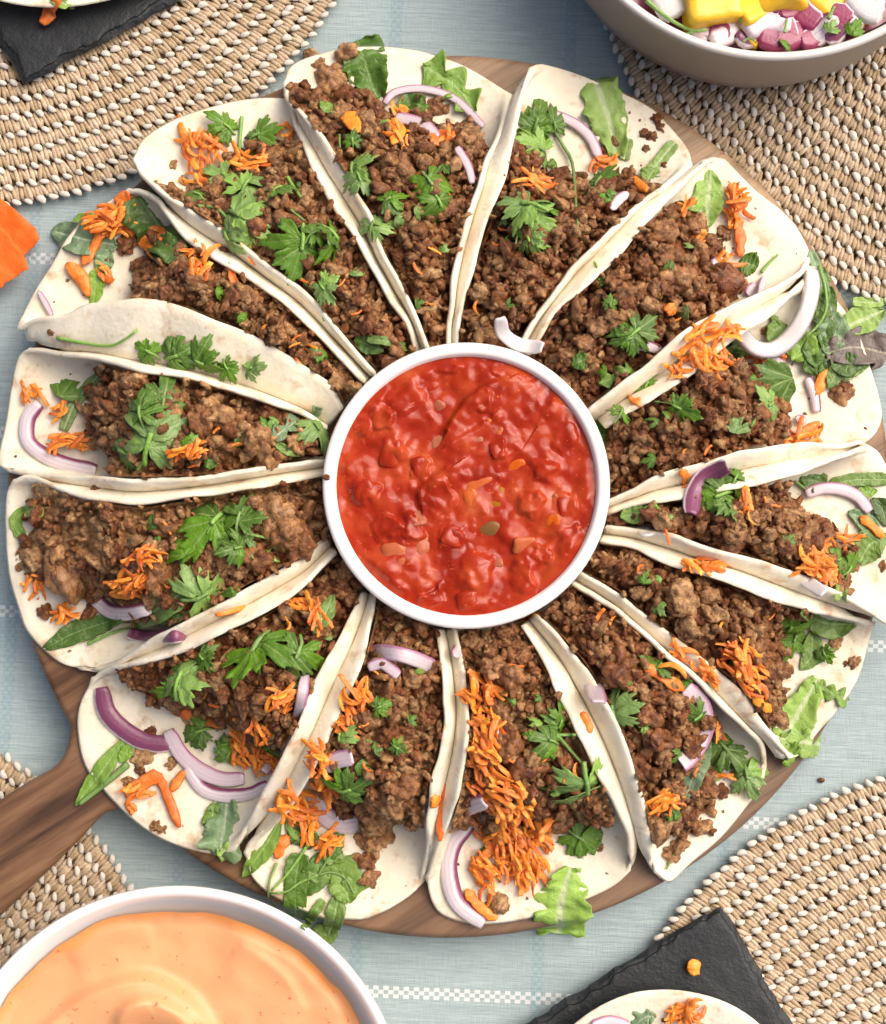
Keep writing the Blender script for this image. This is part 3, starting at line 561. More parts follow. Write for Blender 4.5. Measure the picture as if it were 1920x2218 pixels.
def add_bvh(V, F):
    global bvo
    bvV.extend(map(tuple, np.asarray(V, float))); bvF.extend([tuple(int(i)+bvo for i in f) for f in F]); bvo += len(V)
vv = np.linspace(-1, 1, NC)
for n_, t in T.items():
    s_ = ss
    rA, rB = t['rA'], t['rB']; bA, bB = rA+t['offA'], rB+t['offB']
    wav = lambda k, sd: fbm(P3(s_*5.5, 0*s_+n_, sd), 2, 50+n_)[:, None]*k
    tA, tB = np.gradient(rA, axis=0), np.gradient(rB, axis=0)
    nA = np.stack([tA[:, 1], -tA[:, 0]], -1); nA /= np.linalg.norm(nA, axis=1, keepdims=True); nB = np.stack([tB[:, 1], -tB[:, 0]], -1); nB /= np.linalg.norm(nB, axis=1, keepdims=True)
    env = np.clip(s_/.1, 0, 1)[:, None]
    rA = rA+nA*(wav(4.0, 1.)+fbm(P3(s_*24, 0*s_, 3.+n_), 1, 9)[:, None]*.9)*env; rB = rB+nB*(wav(4.0, 5.)+fbm(P3(s_*24, 0*s_, 13.+n_), 1, 19)[:, None]*.9)*env
    c = (rA+rB)/2; h = hgt(s_)[:, None]
    hA = h+wav(.0022, 7.)*env; hB = h+wav(.0022, 11.)*env
    one = np.ones_like(h)
    ctl = [(rA, hA), (bA*.9+rA*.1, .80*h), (bA, .46*h), (bA*.74+c*.26, .06*h), (c, 0*h), (bB*.74+c*.26, .06*h), (bB, .46*h), (bB*.9+rB*.1, .80*h), (rB, hB)]
    ctl = np.stack([np.concatenate([p, z*one], 1) for p, z in ctl], 1)        # NR,9,3 : picture x, y, height
    ctl[..., 2] *= 4000                                                        # comparable scale while resampling
    G = np.stack([resample(row, NC) for row in ctl]); G[..., 2] /= 4000
    O = resample(t['O'], NC); fall = (np.clip(1-s_/.34, 0, 1)**2)[:, None, None]
    G[..., :2] += (O-G[0, :, :2])[None]*fall
    G[..., 2] = G[..., 2]*(1-fall[..., 0]*.0)+fall[..., 0]*0
    G[..., 2] += ZB+.0016+.0007*fbm(P3(G[..., 0]*.012, G[..., 1]*.012, n_*3.), 2, 7)*np.clip(1, 0, 1)
    G[..., 2] = np.maximum(G[..., 2], ZB+.0013)
    t['G'] = G; P = W(G[..., 0], G[..., 1], G[..., 2]); t['P'] = P
    base = W(c[NR//2, 0], c[NR//2, 1], ZB)
    t['root'] = thing('taco', LAB[n_], 'taco', base, 'tacos in a ring on the board')
    V, F, gi = shell(P, .0023); obj('tortilla', V, F, MT['tort'], t['root'])
    add_bvh(P.reshape(-1, 3), quads(NR, NC))
# ------------------------------------------------------------------ mince
CR = {}
for k in range(10):
    V, F = ICO[2]; r = 1+.55*fbm(V*1.7, 3, 70+k)+.16*vnoise(V*4.5, 90+k); CR[k] = (V*np.clip(r, .35, 1.7)[:, None]*((1.05, rng.uniform(.55, .95), rng.uniform(.55, .85)) if k % 3 else (1.55, rng.uniform(.5, .7), rng.uniform(.5, .65))), F)
CL = []
for k in range(9):
    V, F = ICO[4]; sd = rng.normal(size=(44, 3)); sd /= np.linalg.norm(sd, axis=1, keepdims=True)
    dd = np.linalg.norm(V[:, None]-sd[None], axis=-1); d = dd.min(1); i = dd.argmin(1); amp = rng.uniform(.12, .40, 44)
    r = .74+.30*fbm(V*1.3, 2, 30+k)+amp[i]*np.sqrt(np.clip(1-(d/.40)**2, 0, 1))+.06*fbm(V*6, 2, 3+k)
    V = V*r[:, None]*(1, rng.uniform(.75, 1), rng.uniform(.62, .85)); CL.append(mesh('beef_crumble', V*20*PX, F, MT['beef']))
CS = [mesh('beef_crumble', CR[k][0]*20*PX, CR[k][1], MT['beef']) for k in CR]
def rot3():
    return np.array(Euler((rng.uniform(0, 6.3), rng.uniform(0, 6.3), rng.uniform(0, 6.3))).to_matrix())
def crumb(root, P, rpx, big=True):
    m = (CL[rng.integers(9)] if big else CS[rng.integers(10)])
    return inst('beef_crumble', m, root, P, (rng.normal(0, .5), rng.normal(0, .5), rng.uniform(0, 6.3)), rpx/20)
for n_, t in T.items():
    rA, rB, G = t['rA'], t['rB'], t['G']
    NU, NS = 190, 120
    u = np.linspace(0, 1, NU)[:, None]; s = np.linspace(-1, 1, NS)[None, :]
    ua, um, ub_ = t['ub']; q = um+(ub_-ua)/2*s+((ua+ub_)/2-um)*s*s
    q = q+.05*fbm(P3(s*3, 0*s, n_), 3, 17); U = q+(1.0-q)*u                      # along the taco from the beef's outer edge
    ax = np.stack([np.interp(U, ss, rA[:, k]) for k in (0, 1)], -1); bx = np.stack([np.interp(U, ss, rB[:, k]) for k in (0, 1)], -1)
    vec = bx-ax; L = np.linalg.norm(vec, axis=-1, keepdims=True); ins = np.minimum(7/L, .3)
    fr = ins+(1-2*ins)*((s+1)/2)[..., None]
    OA = resample(t['O'], NC); fall = np.clip(1-U/.34, 0, 1)**2
    o_ = np.stack([np.interp((fr[..., 0]*2-1), vv, (OA[:, k]-G[0, :, k]*0)) for k in (0, 1)], -1); base0 = rA[0]+(rB[0]-rA[0])*fr
    xy = ax+vec*fr+(o_-base0)*fall[..., None]
    fill = np.clip((u+0*s)/.20, 0, 1); fill = fill*(2-fill)
    top = hgt(U)*(.70+.26*(1-s*s)); lowz = hgt(U)*np.abs(s)**2.6*.85
    zb = ZB+.0025+lowz+(np.maximum(top, lowz+.004)-lowz)*fill*.98+.0028*fbm(P3(xy[..., 0]*.022, xy[..., 1]*.022, n_), 3, 23)*fill
    zb = np.where(u < .012, ZB+.001+lowz*.9, zb)
    wx = 6*fbm(P3(xy[..., 0]*.06, xy[..., 1]*.06, 3.), 2, 15); wy = 6*fbm(P3(xy[..., 0]*.06, xy[..., 1]*.06, 8.), 2, 16)
    d1, i1 = cells(xy[..., 0]+wx, xy[..., 1]+wy, 19., 31+n_); d2, i2 = cells(xy[..., 0]+5+wy*.6, xy[..., 1]-wx*.6, 10.5, 61+n_)
    z = zb-.0022*fill+.0040*(i1-.35)*fill+.0026*np.sqrt(np.clip(1-(d1/11.)**2, 0, 1))+.0010*np.sqrt(np.clip(1-(d2/6.)**2, 0, 1))+.0006*fbm(P3(xy[..., 0]*.15, xy[..., 1]*.15, 1.), 2, 5)
    MP = W(xy[..., 0], xy[..., 1], z); MV = [MP.reshape(-1, 3)]; qd = quads(NU, NS); MF = [np.vstack([qd[:, [0, 1, 2]], qd[:, [0, 2, 3]]])]; off = NU*NS
    sl = (slice(0, NU, 5), slice(0, NS, 5)); cz = W(xy[sl][..., 0], xy[sl][..., 1], zb[sl]+.0034); add_bvh(cz.reshape(-1, 3), quads(cz.shape[0], cz.shape[1]))
    area = float(np.abs(np.linalg.norm(np.gradient(xy, axis=0), axis=-1)*np.linalg.norm(np.gradient(xy, axis=1), axis=-1)).sum())
    N = int(np.clip(area/285, 150, 470)); bigs = []
    dens = np.linalg.norm(np.gradient(xy, axis=1), axis=-1); dens /= dens.sum(); pick = rng.choice(NU*NS, N, p=dens.ravel())
    for ii in pick:
        iu, is_ = divmod(int(ii), NS); r = 6.2+rng.gamma(2.0, 2.7); r = min(r, 20)
        edge_ = 1-abs(s[0, is_]); r = min(r, 8+edge_*40)
        p = W(xy[iu, is_, 0], xy[iu, is_, 1], z[iu, is_]+r*PX*rng.uniform(.0, .75)+.0008)
        if r > 13 and len(bigs) < 42: bigs.append((p, r)); continue
        V, F = CR[rng.integers(10)]; V = (V@rot3().T)*r*PX+p; MV.append(V); MF.append(F+off); off += len(V)
    b = obj('ground_beef', np.vstack(MV), [np.vstack(MF)], MT['beef'], t['root']); b['kind'] = 'stuff'
    for p, r in bigs: crumb(t['root'], p, r*1.15, r > 14)
    for _ in range(4):                                                       # fused lumps
        iu, is_ = rng.integers(25, NU-12), rng.integers(25, NS-25); r = rng.uniform(15, 22)
        crumb(t['root'], W(xy[iu, is_, 0], xy[iu, is_, 1], z[iu, is_]+r*PX*.15), r)
# surfaces that toppings come to rest on
add_bvh([(-2, -2, 0), (2, -2, 0), (2, 2, 0), (-2, 2, 0)], [(0, 1, 2, 3)])
k = len(outl); add_bvh(W(outl[:, 0], outl[:, 1], ZB), [tuple(range(k))])
for cc, rad, zz_ in (((1011, 1051), 310, BZ), ((388, 2403), 485, SZ), ((1681, -378), 500, TZ-.010)):
    a = np.linspace(0, 2*math.pi, 48, endpoint=False); add_bvh(W(cc[0]+rad*np.cos(a), cc[1]+rad*np.sin(a), zz_), [tuple(range(48))])
for pts in ([(51, 184), (-400, -650), (420, -1090), (800, -225)], [(1562, 1961), (2050, 2790), (1240, 3260), (680, 2500)]):
    p = np.array(pts, float); add_bvh(W(p[:, 0], p[:, 1], .0122), [(0, 1, 2, 3)])
BVH = BVHTree.FromPolygons(bvV, bvF); CV = Vector(CAMP)
def surf(x, y):
    h = BVH.ray_cast(CV, Vector(rays(x, y)).normalized()); return np.array(h[0]) if h[0] else W(x, y, .0)
# ------------------------------------------------------------------ toppings
def onsurf(pts, n, lift, smooth=3, arch=0.0):
    q = resample(pts, n); w_ = np.array([surf(*p) for p in q]); z = w_[:, 2]
    for _ in range(smooth):
        zz = np.convolve(np.r_[z[:1], z, z[-1:]], [.25, .5, .25], 'valid'); z = np.maximum(zz, z*.35+zz*.65)
    z = z+lift+arch*np.sin(np.linspace(0, math.pi, n)); return np.array([W(p[0], p[1], zz) for p, zz in zip(q, z)])
def frame(p):
    Tn = np.gradient(p, axis=0); Tn /= np.linalg.norm(Tn, axis=1, keepdims=True)
    S = np.cross(Tn, [0, 0, 1.]); S /= np.linalg.norm(S, axis=1, keepdims=True)+1e-9; return Tn, S, np.cross(S, Tn)
def even(p, deg=3):
    """let a stiff piece bridge the bumps below it"""
    t = np.linspace(-1, 1, len(p)); z = p[:, 2]; f = np.polyval(np.polyfit(t, z, deg), t); f = f+np.percentile(z-f, 75)
    k = (f-HC)/(z-HC); return CAMP+(p-CAMP)*k[:, None]
def onion(root, pts, wd, kind=0, lift=.0035, th=.0011, name='onion_slice', arch=0.0):
    n = 26; L_ = np.linalg.norm(np.diff(np.array(pts, float), axis=0), axis=1).sum(); p = even(onsurf(pts, n, lift, 6, arch), 1 if L_ < 110 else 3); wd = wd*.84; Tn, S, N = frame(p); nv = 9; v = np.linspace(-1, 1, nv)
    u = np.linspace(0, 1, n); wk = wd*PX*.5*np.interp(u, [0, .08, .5, .92, 1], [.72, .93, 1, .93, .70] if L_ > 60 else [.3, .7, 1, .75, .35])*(1+.05*fbm(P3(u*5, 0*u, len(WL)), 2))
    cup = .30 if kind in (1, 2) else .10
    G = p[:, None]+S[:, None]*(v[None, :, None]*wk[:, None, None])-N[:, None]*((v**2)[None, :, None]*wk[:, None, None]*cup)
    V, F, gi = shell(G, th); a = np.tile((v+1)/2, n)
    if kind == 2: a = 1-np.abs(np.tile(v, n))**1.5*1.0; a = 1-a; a = np.clip((1-np.tile((v+1)/2, n)), 0, 1)
    m = MT[('o0', 'o1', 'o2', 'o3', 'o4', 'o5')[kind]]
    return obj(name, V, F, m, root, attr=a[gi])
SHAPE = {'lance': lambda u: np.sin(math.pi*np.clip(u*.96+.02, 0, 1))**.75, 'lettuce': lambda u: np.interp(u, [0, .15, .6, .9, 1], [.35, .6, 1, .95, .75]), 'round': lambda u: np.sqrt(np.clip(1-(2*u-1)**2, 0, 1)), 'strip': lambda u: np.interp(u, [0, .1, .9, 1], [.75, 1, 1, .7]),
         'rocket': lambda u: (.28+.72*np.abs(np.sin(u*9.5))**1.3)*np.interp(u, [0, .2, .85, 1], [.3, .8, 1, .25]), 'tip': lambda u: np.interp(u, [0, .5, .85, 1], [1, .85, .45, .06])}
def leaf(root, pts, wd, shape='lance', colr='mid', ruf=.12, fold=.15, lift=.002, name='salad_leaf', jag=.10, smooth=3):
    n, nv = 34, 13; p = onsurf(pts, n, lift, smooth); Tn, S, N = frame(p); u = np.linspace(0, 1, n); v = np.linspace(-1, 1, nv); sd = len(WL)
    hw = np.maximum(SHAPE[shape](u), .04)*wd*PX*.5
    e = 1+jag*np.stack([fbm(P3(u*11, 0*u, sd), 3, 1), fbm(P3(u*11, 0*u, sd+.5), 3, 2)], -1)
    sidew = np.where(v[None, :] < 0, e[:, :1], e[:, 1:]); lat = v[None, :]*hw[:, None]*(1+(sidew-1)*np.abs(v)[None, :]**2)
    rz_ = ruf*wd*PX*(fbm(P3(u[:, None]*7+0*v, v[None, :]*1.3+0*u[:, None], sd), 2, 5))*np.abs(v)[None, :]**1.4+fold*np.abs(lat)+.02*wd*PX*fbm(P3(u[:, None]*16+0*v, v[None, :]*5+0*u[:, None], sd), 2, 6)
    rz_ -= .10*wd*PX*np.exp(-(v/.12)**2)[None, :]*0
    G = p[:, None]+S[:, None]*lat[..., None]+N[:, None]*rz_[..., None]+Tn[:, None]*(.06*wd*PX*fbm(P3(0*u[:, None]+v*2, v[None, :]*2+0*u[:, None], sd), 2, 8)*np.abs(v)[None, :])[..., None]
    V, F, gi = shell(G, .00045); a = np.tile(np.abs(v), n); return obj(name, V, F, MT[colr], root, attr=a[gi])
def stem(root, pts, wd, lift=.003, name='stem', colr='stem', taper=.6):
    p = onsurf(pts, 18, lift, 3); V, F = tube(p, np.linspace(1, taper, 18)*wd*PX*.5, 6, 18); return obj(name, V, F, MT[colr], root, attr=np.ones(len(V)))
# flat parsley: leaflets grown as fans round the end of their stalk
def leaflet(sz, seed, curl, lobes=3):
    r_ = np.random.default_rng(seed); nt_, nr_ = 61, 8; th = np.linspace(-R(104), R(104), nt_)
    cen = np.array([-R(56), 0, R(56)])+r_.normal(0, .1, 3); amp = np.array([.80, 1.0, .80])*r_.uniform(.88, 1.1, 3); sg = np.array([R(32), R(29), R(32)])
    lob = np.max(amp[:, None]*np.exp(-np.abs((th[None]-cen[:, None])/sg[:, None])**3.2), 0)
    k = np.abs(th[None]-cen[:, None]).argmin(0); loc = th-cen[k]
    teeth = 1+.12*np.cos(loc*(2*math.pi/R(19)))*np.exp(-(loc/R(36))**2)
    rad = np.maximum(lob*teeth, .44)*(1+.04*r_.normal(size=nt_))
    edge_ = np.clip((R(104)-np.abs(th))/R(30), 0, 1); rad *= .10+.90*edge_**.9
    f = np.linspace(.02, 1, nr_)[:, None]; x = f*rad*np.cos(th); y = f*rad*np.sin(th)*.95
    z = .20*f*rad*np.abs(np.sin(loc*1.0))-curl*(x**2+1.3*y**2)+.05*fbm(P3(x*4, y*4, seed), 2, 3)+.010*np.cos(loc*(2*math.pi/R(19)))*f
    return P3(x, y, z)*sz, np.tile(np.abs(loc)[None], (nr_, 1))*f*1.6
def parsley(root, x, y, size, ang, style=0, tri=True, lift=.005, tilt=.42):
    sd = abs(int(x*7+y*13)); r_ = np.random.default_rng(sd); s = size*PX*.92
    V_, F_, A_, off = [], [], [], 0
    parts = [(0, 0, 0, .68), (-.02, .04, 70, .56), (-.02, -.04, -70, .56)] if tri else [(0, 0, 0, .95)]
    for dx, dy, da, sc_ in parts:
        L, a = leaflet(sc_*s*r_.uniform(.9, 1.1), sd+int(da)+90, r_.uniform(.05, .85)); ca, sa = math.cos(R(da+r_.normal(0, 8))), math.sin(R(da))
        ca = math.cos(R(da)); tz = r_.normal(0, .28)
        bx, by = (.12*s, 0) if da == 0 else (dx*s, dy*s)
        G = np.stack([L[..., 0]*ca-L[..., 1]*sa+bx, L[..., 0]*sa+L[..., 1]*ca+by, L[..., 2]+L[..., 0]*tz+(.02*s if da == 0 else 0)], -1)
        V, F, gi = shell(G, .00035); V_.append(V); F_.append(F+off); A_.append(a.ravel()[gi]); off += len(V)
    V = np.vstack(V_); V[:, 0] -= .22*s if tri else .42*s
    a = R(ang); d = size*.33; P0 = surf(x, y)
    q = [surf(x+d*math.cos(t), y+d*math.sin(t)) for t in np.linspace(0, 5.5, 7)]+[P0]; q = np.array(q); qm = q.mean(0); u_, s_, vt = np.linalg.svd(q-qm); nrm = vt[2]*(1 if vt[2][2] > 0 else -1)
    nrm = nrm*.55+np.array([0, 0, .45])+np.r_[r_.normal(0, tilt*.6, 2), 0]; nrm /= np.linalg.norm(nrm)
    X = np.array([math.cos(a), math.sin(a), 0]); X -= nrm*X.dot(nrm); X /= np.linalg.norm(X); Y = np.cross(nrm, X)
    z0 = max(qm[2], P0[2])+lift; C = W(x, y, z0)
    V = V[:, :1]*X+V[:, 1:2]*Y+V[:, 2:]*nrm+C
    o = obj('parsley_leaf', V, F_, MT['p%d' % style], root, attr=np.concatenate(A_), at=C)
    if tri:
        b = C-X*.24*s; pts = np.array([b+X*.22*s+nrm*.0012, b+nrm*.0008, b-X*.14*s-nrm*.001, b-X*.30*s+Y*.05*s*r_.normal()-nrm*.004])
        Vt, Ft = tube(pts, .00075*max(.6, size/90), 6, 12); obj('stalk', Vt, Ft, MT['stem'], o, attr=np.ones(len(Vt)))
    return o
SHRED = []
for k in range(14):
    n = 12; L = rng.uniform(24, 58); u = np.linspace(-.5, .5, n); c = rng.uniform(-.65, .65); hw = rng.uniform(3.0, 5.0)*(1-.30*np.abs(2*u)**8)*(1+.3*vnoise(P3(u*14, 0*u, k+.5)))
    p = P3(u*L, c*L*(u**2-.08)*1.4, L*.35*rng.uniform(-1, 1)*(u**2-.08)+1.6*vnoise(P3(u*5, 0*u, k+9.)))
    tw = rng.uniform(-1.2, 1.2)*u; v = np.array([-1, 0, 1.])
    G = p[:, None]+(np.stack([0*u, np.cos(tw), np.sin(tw)], -1)[:, None]*(v[None, :, None]*hw[:, None, None]))
    G[..., 1] += .5*vnoise(G*.8, 4); V, F, gi = shell(G, 1.5); SHRED.append(mesh('carrot_shred', V*PX, F, MT['carrot']))
def shreds(root, x, y, rx, ry, n, ang=None, name='carrot_shred', sc_=1.0):
    if ang is None: ang = rng.uniform(0, 180)
    for i in range(int(n*1.7) if n > 2 else n):
        t, r = rng.uniform(0, 6.28), math.sqrt(rng.random()); X, Y = x+rx*r*math.cos(t), y+ry*r*math.sin(t)
        P = surf(X, Y); P = W(X, Y, P[2]+.0034+.009*(1-r*r)*rng.random()*min(1, n/12))
        a = (R(ang)+rng.normal(0, .55)) if ang is not None else rng.uniform(0, 6.28)
        inst(name, SHRED[rng.integers(14)], root, P, (rng.normal(0, .4), rng.normal(0, .2), a), sc_*rng.uniform(.7, 1.2))
def shred(root, pts, wd, lift=.0035, name='carrot_shred', smooth=4):
    n = 14; p = onsurf(pts, n, lift, smooth); Tn, S, N = frame(p); u = np.linspace(0, 1, n); v = np.array([-1, 0, 1.]); sd = len(WL)
    hw = wd*PX*.5*np.interp(u, [0, .12, .85, 1], [.35, 1, .9, .3])*(1+.28*fbm(P3(u*7, 0*u, sd), 2))
    G = p[:, None]+S[:, None]*(v[None, :, None]*hw[:, None, None])+N[:, None]*(.12*wd*PX*fbm(P3(u[:, None]*5+0*v, v[None]+0*u[:, None], sd), 2))[..., None]
    V, F, gi = shell(G, .0012); return obj(name, V, F, MT['carrot'], root)
def lump(root, x, y, r, up=.25, name='beef_crumble', dark=False):
    P = surf(x, y); o = crumb(root, W(x, y, P[2]+r*PX*up*.6), r*.92, True); return o
D = {}
D[14] = dict(C=[(437,324,50,44,24,None),(543,344,40,20,9,None),(617,291,18,18,4,None),(425,385,20,14,4,None)], c=[([(385,250),(396,285),(406,305)],9),([(395,300),(420,292),(450,300)],9),([(520,345),(560,370)],9)],
 P=[(482,268,78,150,0),(566,289,88,20,0),(480,378,80,150,1),(543,392,92,70,1),(523,470,125,-35,1),(418,420,60,160,0),(612,408,66,40,0),(500,520,70,-60,1),(651,545,112,-95,0),(729,522,95,-40,0),(706,628,60,-50,1),(690,505,60,30,0),(612,480,30,80,0)],
 S=[([(524,252),(520,300),(518,338)],9),([(631,488),(680,494),(725,506)],9),([(623,383),(640,410),(659,437)],8),([(651,601),(675,628),(692,660),(702,696)],6),([(430,446),(465,450),(490,470),(500,500)],8),([(630,453),(660,478)],7)],
 B=[(377,355,15),(402,390,17),(470,425,14),(700,640,20)], L=[([(769,735),(800,748),(830,760)],34,'lance','dk'),([(797,733),(850,742),(894,760)],16,'strip','mid')])
D[1] = dict(B=[(748,121,36),(721,178,42),(674,125,22),(784,205,24),(814,235,26),(940,230,26),(963,238,16),(1020,295,30),(700,155,22),(690,140,18)],
 L=[([(818,212),(800,165),(775,88)],100,'lettuce','dk'),([(1030,240),(985,185),(915,142)],95,'rocket','mid'),([(860,240),(900,225),(930,240)],50,'lance','dk'),([(700,240),(720,225)],36,'lance','mid')],
 O=[([(834,222),(854,200),(897,191),(940,196),(983,212),(1014,238),(1046,272)],15,3),([(858,254),(897,261),(924,273),(946,296)],25,3),([(991,320),(1014,359),(1024,395)],15,3)],
 c=[([(750,245),(764,265),(775,285)],28),([(850,260),(865,285),(850,310)],22),([(935,308),(958,298),(985,300)],26)], C=[(873,245,14,14,4,None),(860,285,16,20,5,None),(963,303,18,10,3,None)],
 P=[(768,352,88,100,1),(782,395,66,-70,1),(850,430,58,20,0),(938,405,88,-60,0),(955,450,78,-60,0),(815,478,76,60,1),(834,266,26,40,1),(765,300,40,90,0)], S=[([(735,290),(737,320)],6)])
D[2] = dict(L=[([(1337,338),(1320,260),(1288,172)],92,'lettuce','lt'),([(1352,345),(1362,300)],22,'strip','lt'),([(1462,309),(1432,345),(1405,378)],26,'strip','lt'),([(1400,395),(1418,365)],44,'round','mid')],
 O=[([(1190,244),(1220,254),(1251,270),(1279,297),(1298,338)],21,3),([(1325,452),(1340,432),(1360,418)],22,3)],
 P=[(1165,255,95,75,0),(1158,318,92,175,1),(1200,262,60,100,0),(1130,445,112,150,1),(1158,470,85,-20,1),(1150,525,66,-70,1),(1306,385,82,60,0),(1275,412,50,170,0),(1320,430,40,-60,0)],
 S=[([(1200,280),(1222,318),(1240,352),(1247,430),(1253,504)],8),([(1123,500),(1117,530)],5)], C=[(1318,348,16,10,4,None),(1165,395,28,20,8,None),(1300,350,14,10,3,None)], c=[([(1352,372),(1378,392),(1400,412)],15)],
 B=[(1423,255,16),(1415,297,17),(1395,290,15),(1430,275,13),(1335,312,20),(1310,325,18),(1400,322,11),(1440,360,12)])
D[3] = dict(L=[([(1533,490),(1534,440),(1540,368)],66,'lance','lt'),([(1526,470),(1510,450),(1480,440)],30,'lance','lt'),([(1604,565),(1640,578)],52,'round','dk'),([(1298,830),(1330,818),(1388,787)],42,'rocket','mid'),([(1240,790),(1275,775)],34,'lance','dk'),([(1305,600),(1300,620)],24,'lance','mid')],
 C=[(1597,445,24,44,16,80),(1513,520,14,12,5,None),(1490,440,12,10,3,None),(1568,565,26,10,4,30)], c=[([(1595,470),(1604,515),(1604,555)],19),([(1580,420),(1590,400)],14),([(1448,660),(1458,680)],20)],
 B=[(1474,609,46),(1566,612,44),(1439,504,32),(1410,520,26),(1396,577,28),(1500,490,26),(1570,505,20),(1440,550,30),(1360,640,32),(1300,705,26),(1340,600,30)],
 O=[([(1645,640),(1655,600)],13,3),([(1622,640),(1640,618)],34,3),([(1375,745),(1410,750),(1445,765)],22,1),([(1545,570),(1565,560)],20,3)],
 P=[(1385,712,92,40,0),(1355,735,55,200,0),(1322,655,30,90,0)], S=[([(1650,590),(1666,570),(1686,551)],8),([(1247,565),(1275,556),(1293,575),(1298,605)],7)])
D[4] = dict(C=[(1545,722,52,22,18,35),(1552,787,44,24,16,None),(1646,773,22,10,5,15),(1697,777,9,14,2,None),(1743,944,40,18,9,35),(1465,805,16,12,5,None),(1500,765,40,14,8,40)], c=[([(1790,800),(1778,830),(1768,855)],17),([(1700,960),(1725,948),(1775,915)],14),([(1365,855),(1378,868),(1400,875)],14)],
 L=[([(1607,790),(1590,755),(1582,735)],44,'lance','dk')], O=[([(1752,820),(1766,855),(1771,890)],20,1),([(1640,790),(1670,782),(1700,795)],30,3),([(1725,905),(1745,912)],20,3)],
 P=[(1690,835,135,200,0,False),(1660,880,70,-160,1),(1615,756,34,100,1),(1478,885,62,-20,0),(1597,925,44,80,1,False),(1408,828,58,60,0),(1325,922,72,90,0),(1345,890,48,60,0)], S=[([(1405,868),(1440,872),(1470,880)],5)],
 B=[(1822,853,30),(1835,840,22),(1655,715,14),(1520,835,24),(1580,890,26),(1690,920,24),(1480,990,26)])
D[5] = dict(L=[([(1735,1040),(1768,1042),(1790,1060)],50,'lance','dk'),([(1800,1052),(1845,1040),(1925,1038)],26,'strip','mid'),([(1850,1070),(1900,1062)],24,'lance','mid'),([(1890,1080),(1912,1105),(1920,1140)],40,'lance','dk'),([(1840,1110),(1870,1125),(1905,1170)],40,'lance','gr'),([(1862,1220),(1885,1180),(1925,1160)],64,'lance','mid'),([(1775,1262),(1800,1275),(1825,1290)],40,'lettuce','lt'),([(1345,1120),(1376,1112),(1400,1105)],40,'lance','mid'),([(1396,1112),(1430,1090),(1460,1085)],18,'strip','mid')],
 O=[([(1748,1068),(1786,1057),(1829,1061),(1861,1077),(1884,1106)],25,3),([(1724,1225),(1745,1255),(1785,1284)],26,4),([(1390,1135),(1404,1160)],34,4)], C=[(1767,1221,46,24,18,None),(1786,1182,14,10,3,None),(1618,1085,14,12,4,None),(1454,1156,9,9,3,None),(1840,1165,20,12,3,-30),(1800,1245,20,12,5,None)], c=[([(1865,1120),(1892,1142),(1912,1162)],14)],
 P=[(1840,1225,70,40,0),(1810,1215,50,200,0)], S=[([(1722,1042),(1740,1055),(1757,1066)],8)], B=[(1833,1258,20),(1580,1175,30),(1595,1160,26),(1700,1180,24),(1850,1190,22)])
D[6] = dict(P=[(1716,1352,88,80,0),(1718,1392,64,-110,0),(1790,1420,40,-60,0)], L=[([(1736,1326),(1790,1350),(1852,1352)],60,'lance','mid'),([(1760,1370),(1758,1420),(1735,1450)],46,'lance','mid'),([(1772,1470),(1738,1530),(1698,1600)],74,'lettuce','lt'),([(1765,1478),(1800,1500),(1840,1515)],42,'rocket','mid'),([(1690,1600),(1725,1605),(1775,1612)],60,'lettuce','lt'),([(1700,1620),(1725,1640)],50,'lettuce','mid')],
 C=[(1600,1445,42,52,26,-55),(1640,1480,20,40,8,-60)], c=[([(1633,1510),(1650,1525),(1670,1540)],13)], B=[(1809,1392,22),(1768,1410,14),(1705,1450,20),(1480,1300,42),(1550,1330,28),(1650,1560,24)])
D[7] = dict(O=[([(1269,1440),(1285,1480),(1298,1520)],38,3),([(1489,1492),(1516,1520),(1527,1566),(1513,1612),(1480,1656)],42,3)], C=[(1466,1415,20,12,5,-35),(1530,1465,18,12,6,-35),(1443,1740,26,16,8,20),(1567,1685,9,9,2,None),(1562,1584,9,16,3,None)], c=[([(1397,1443),(1439,1470),(1480,1493)],17),([(1262,1545),(1272,1565),(1280,1585)],12)],
 P=[(1330,1525,92,100,1),(1345,1565,70,-60,1),(1365,1620,40,40,0),(1434,1440,56,60,0),(1500,1558,70,-150,0),(1578,1630,98,-50,0),(1620,1690,86,-80,1),(1461,1763,36,90,0),(1489,1475,40,170,0)],
 L=[([(1536,1600),(1510,1660),(1484,1732)],46,'lance','gr'),([(1560,1660),(1540,1690)],30,'lance','mid')], S=[([(1461,1847),(1452,1868),(1444,1884)],7)], B=[(1430,1790,34),(1475,1830,26),(1455,1850,24),(1515,1790,28),(1540,1800,15),(1560,1715,20),(1340,1450,40),(1400,1550,36),(1435,1600,32),(1390,1665,30)])
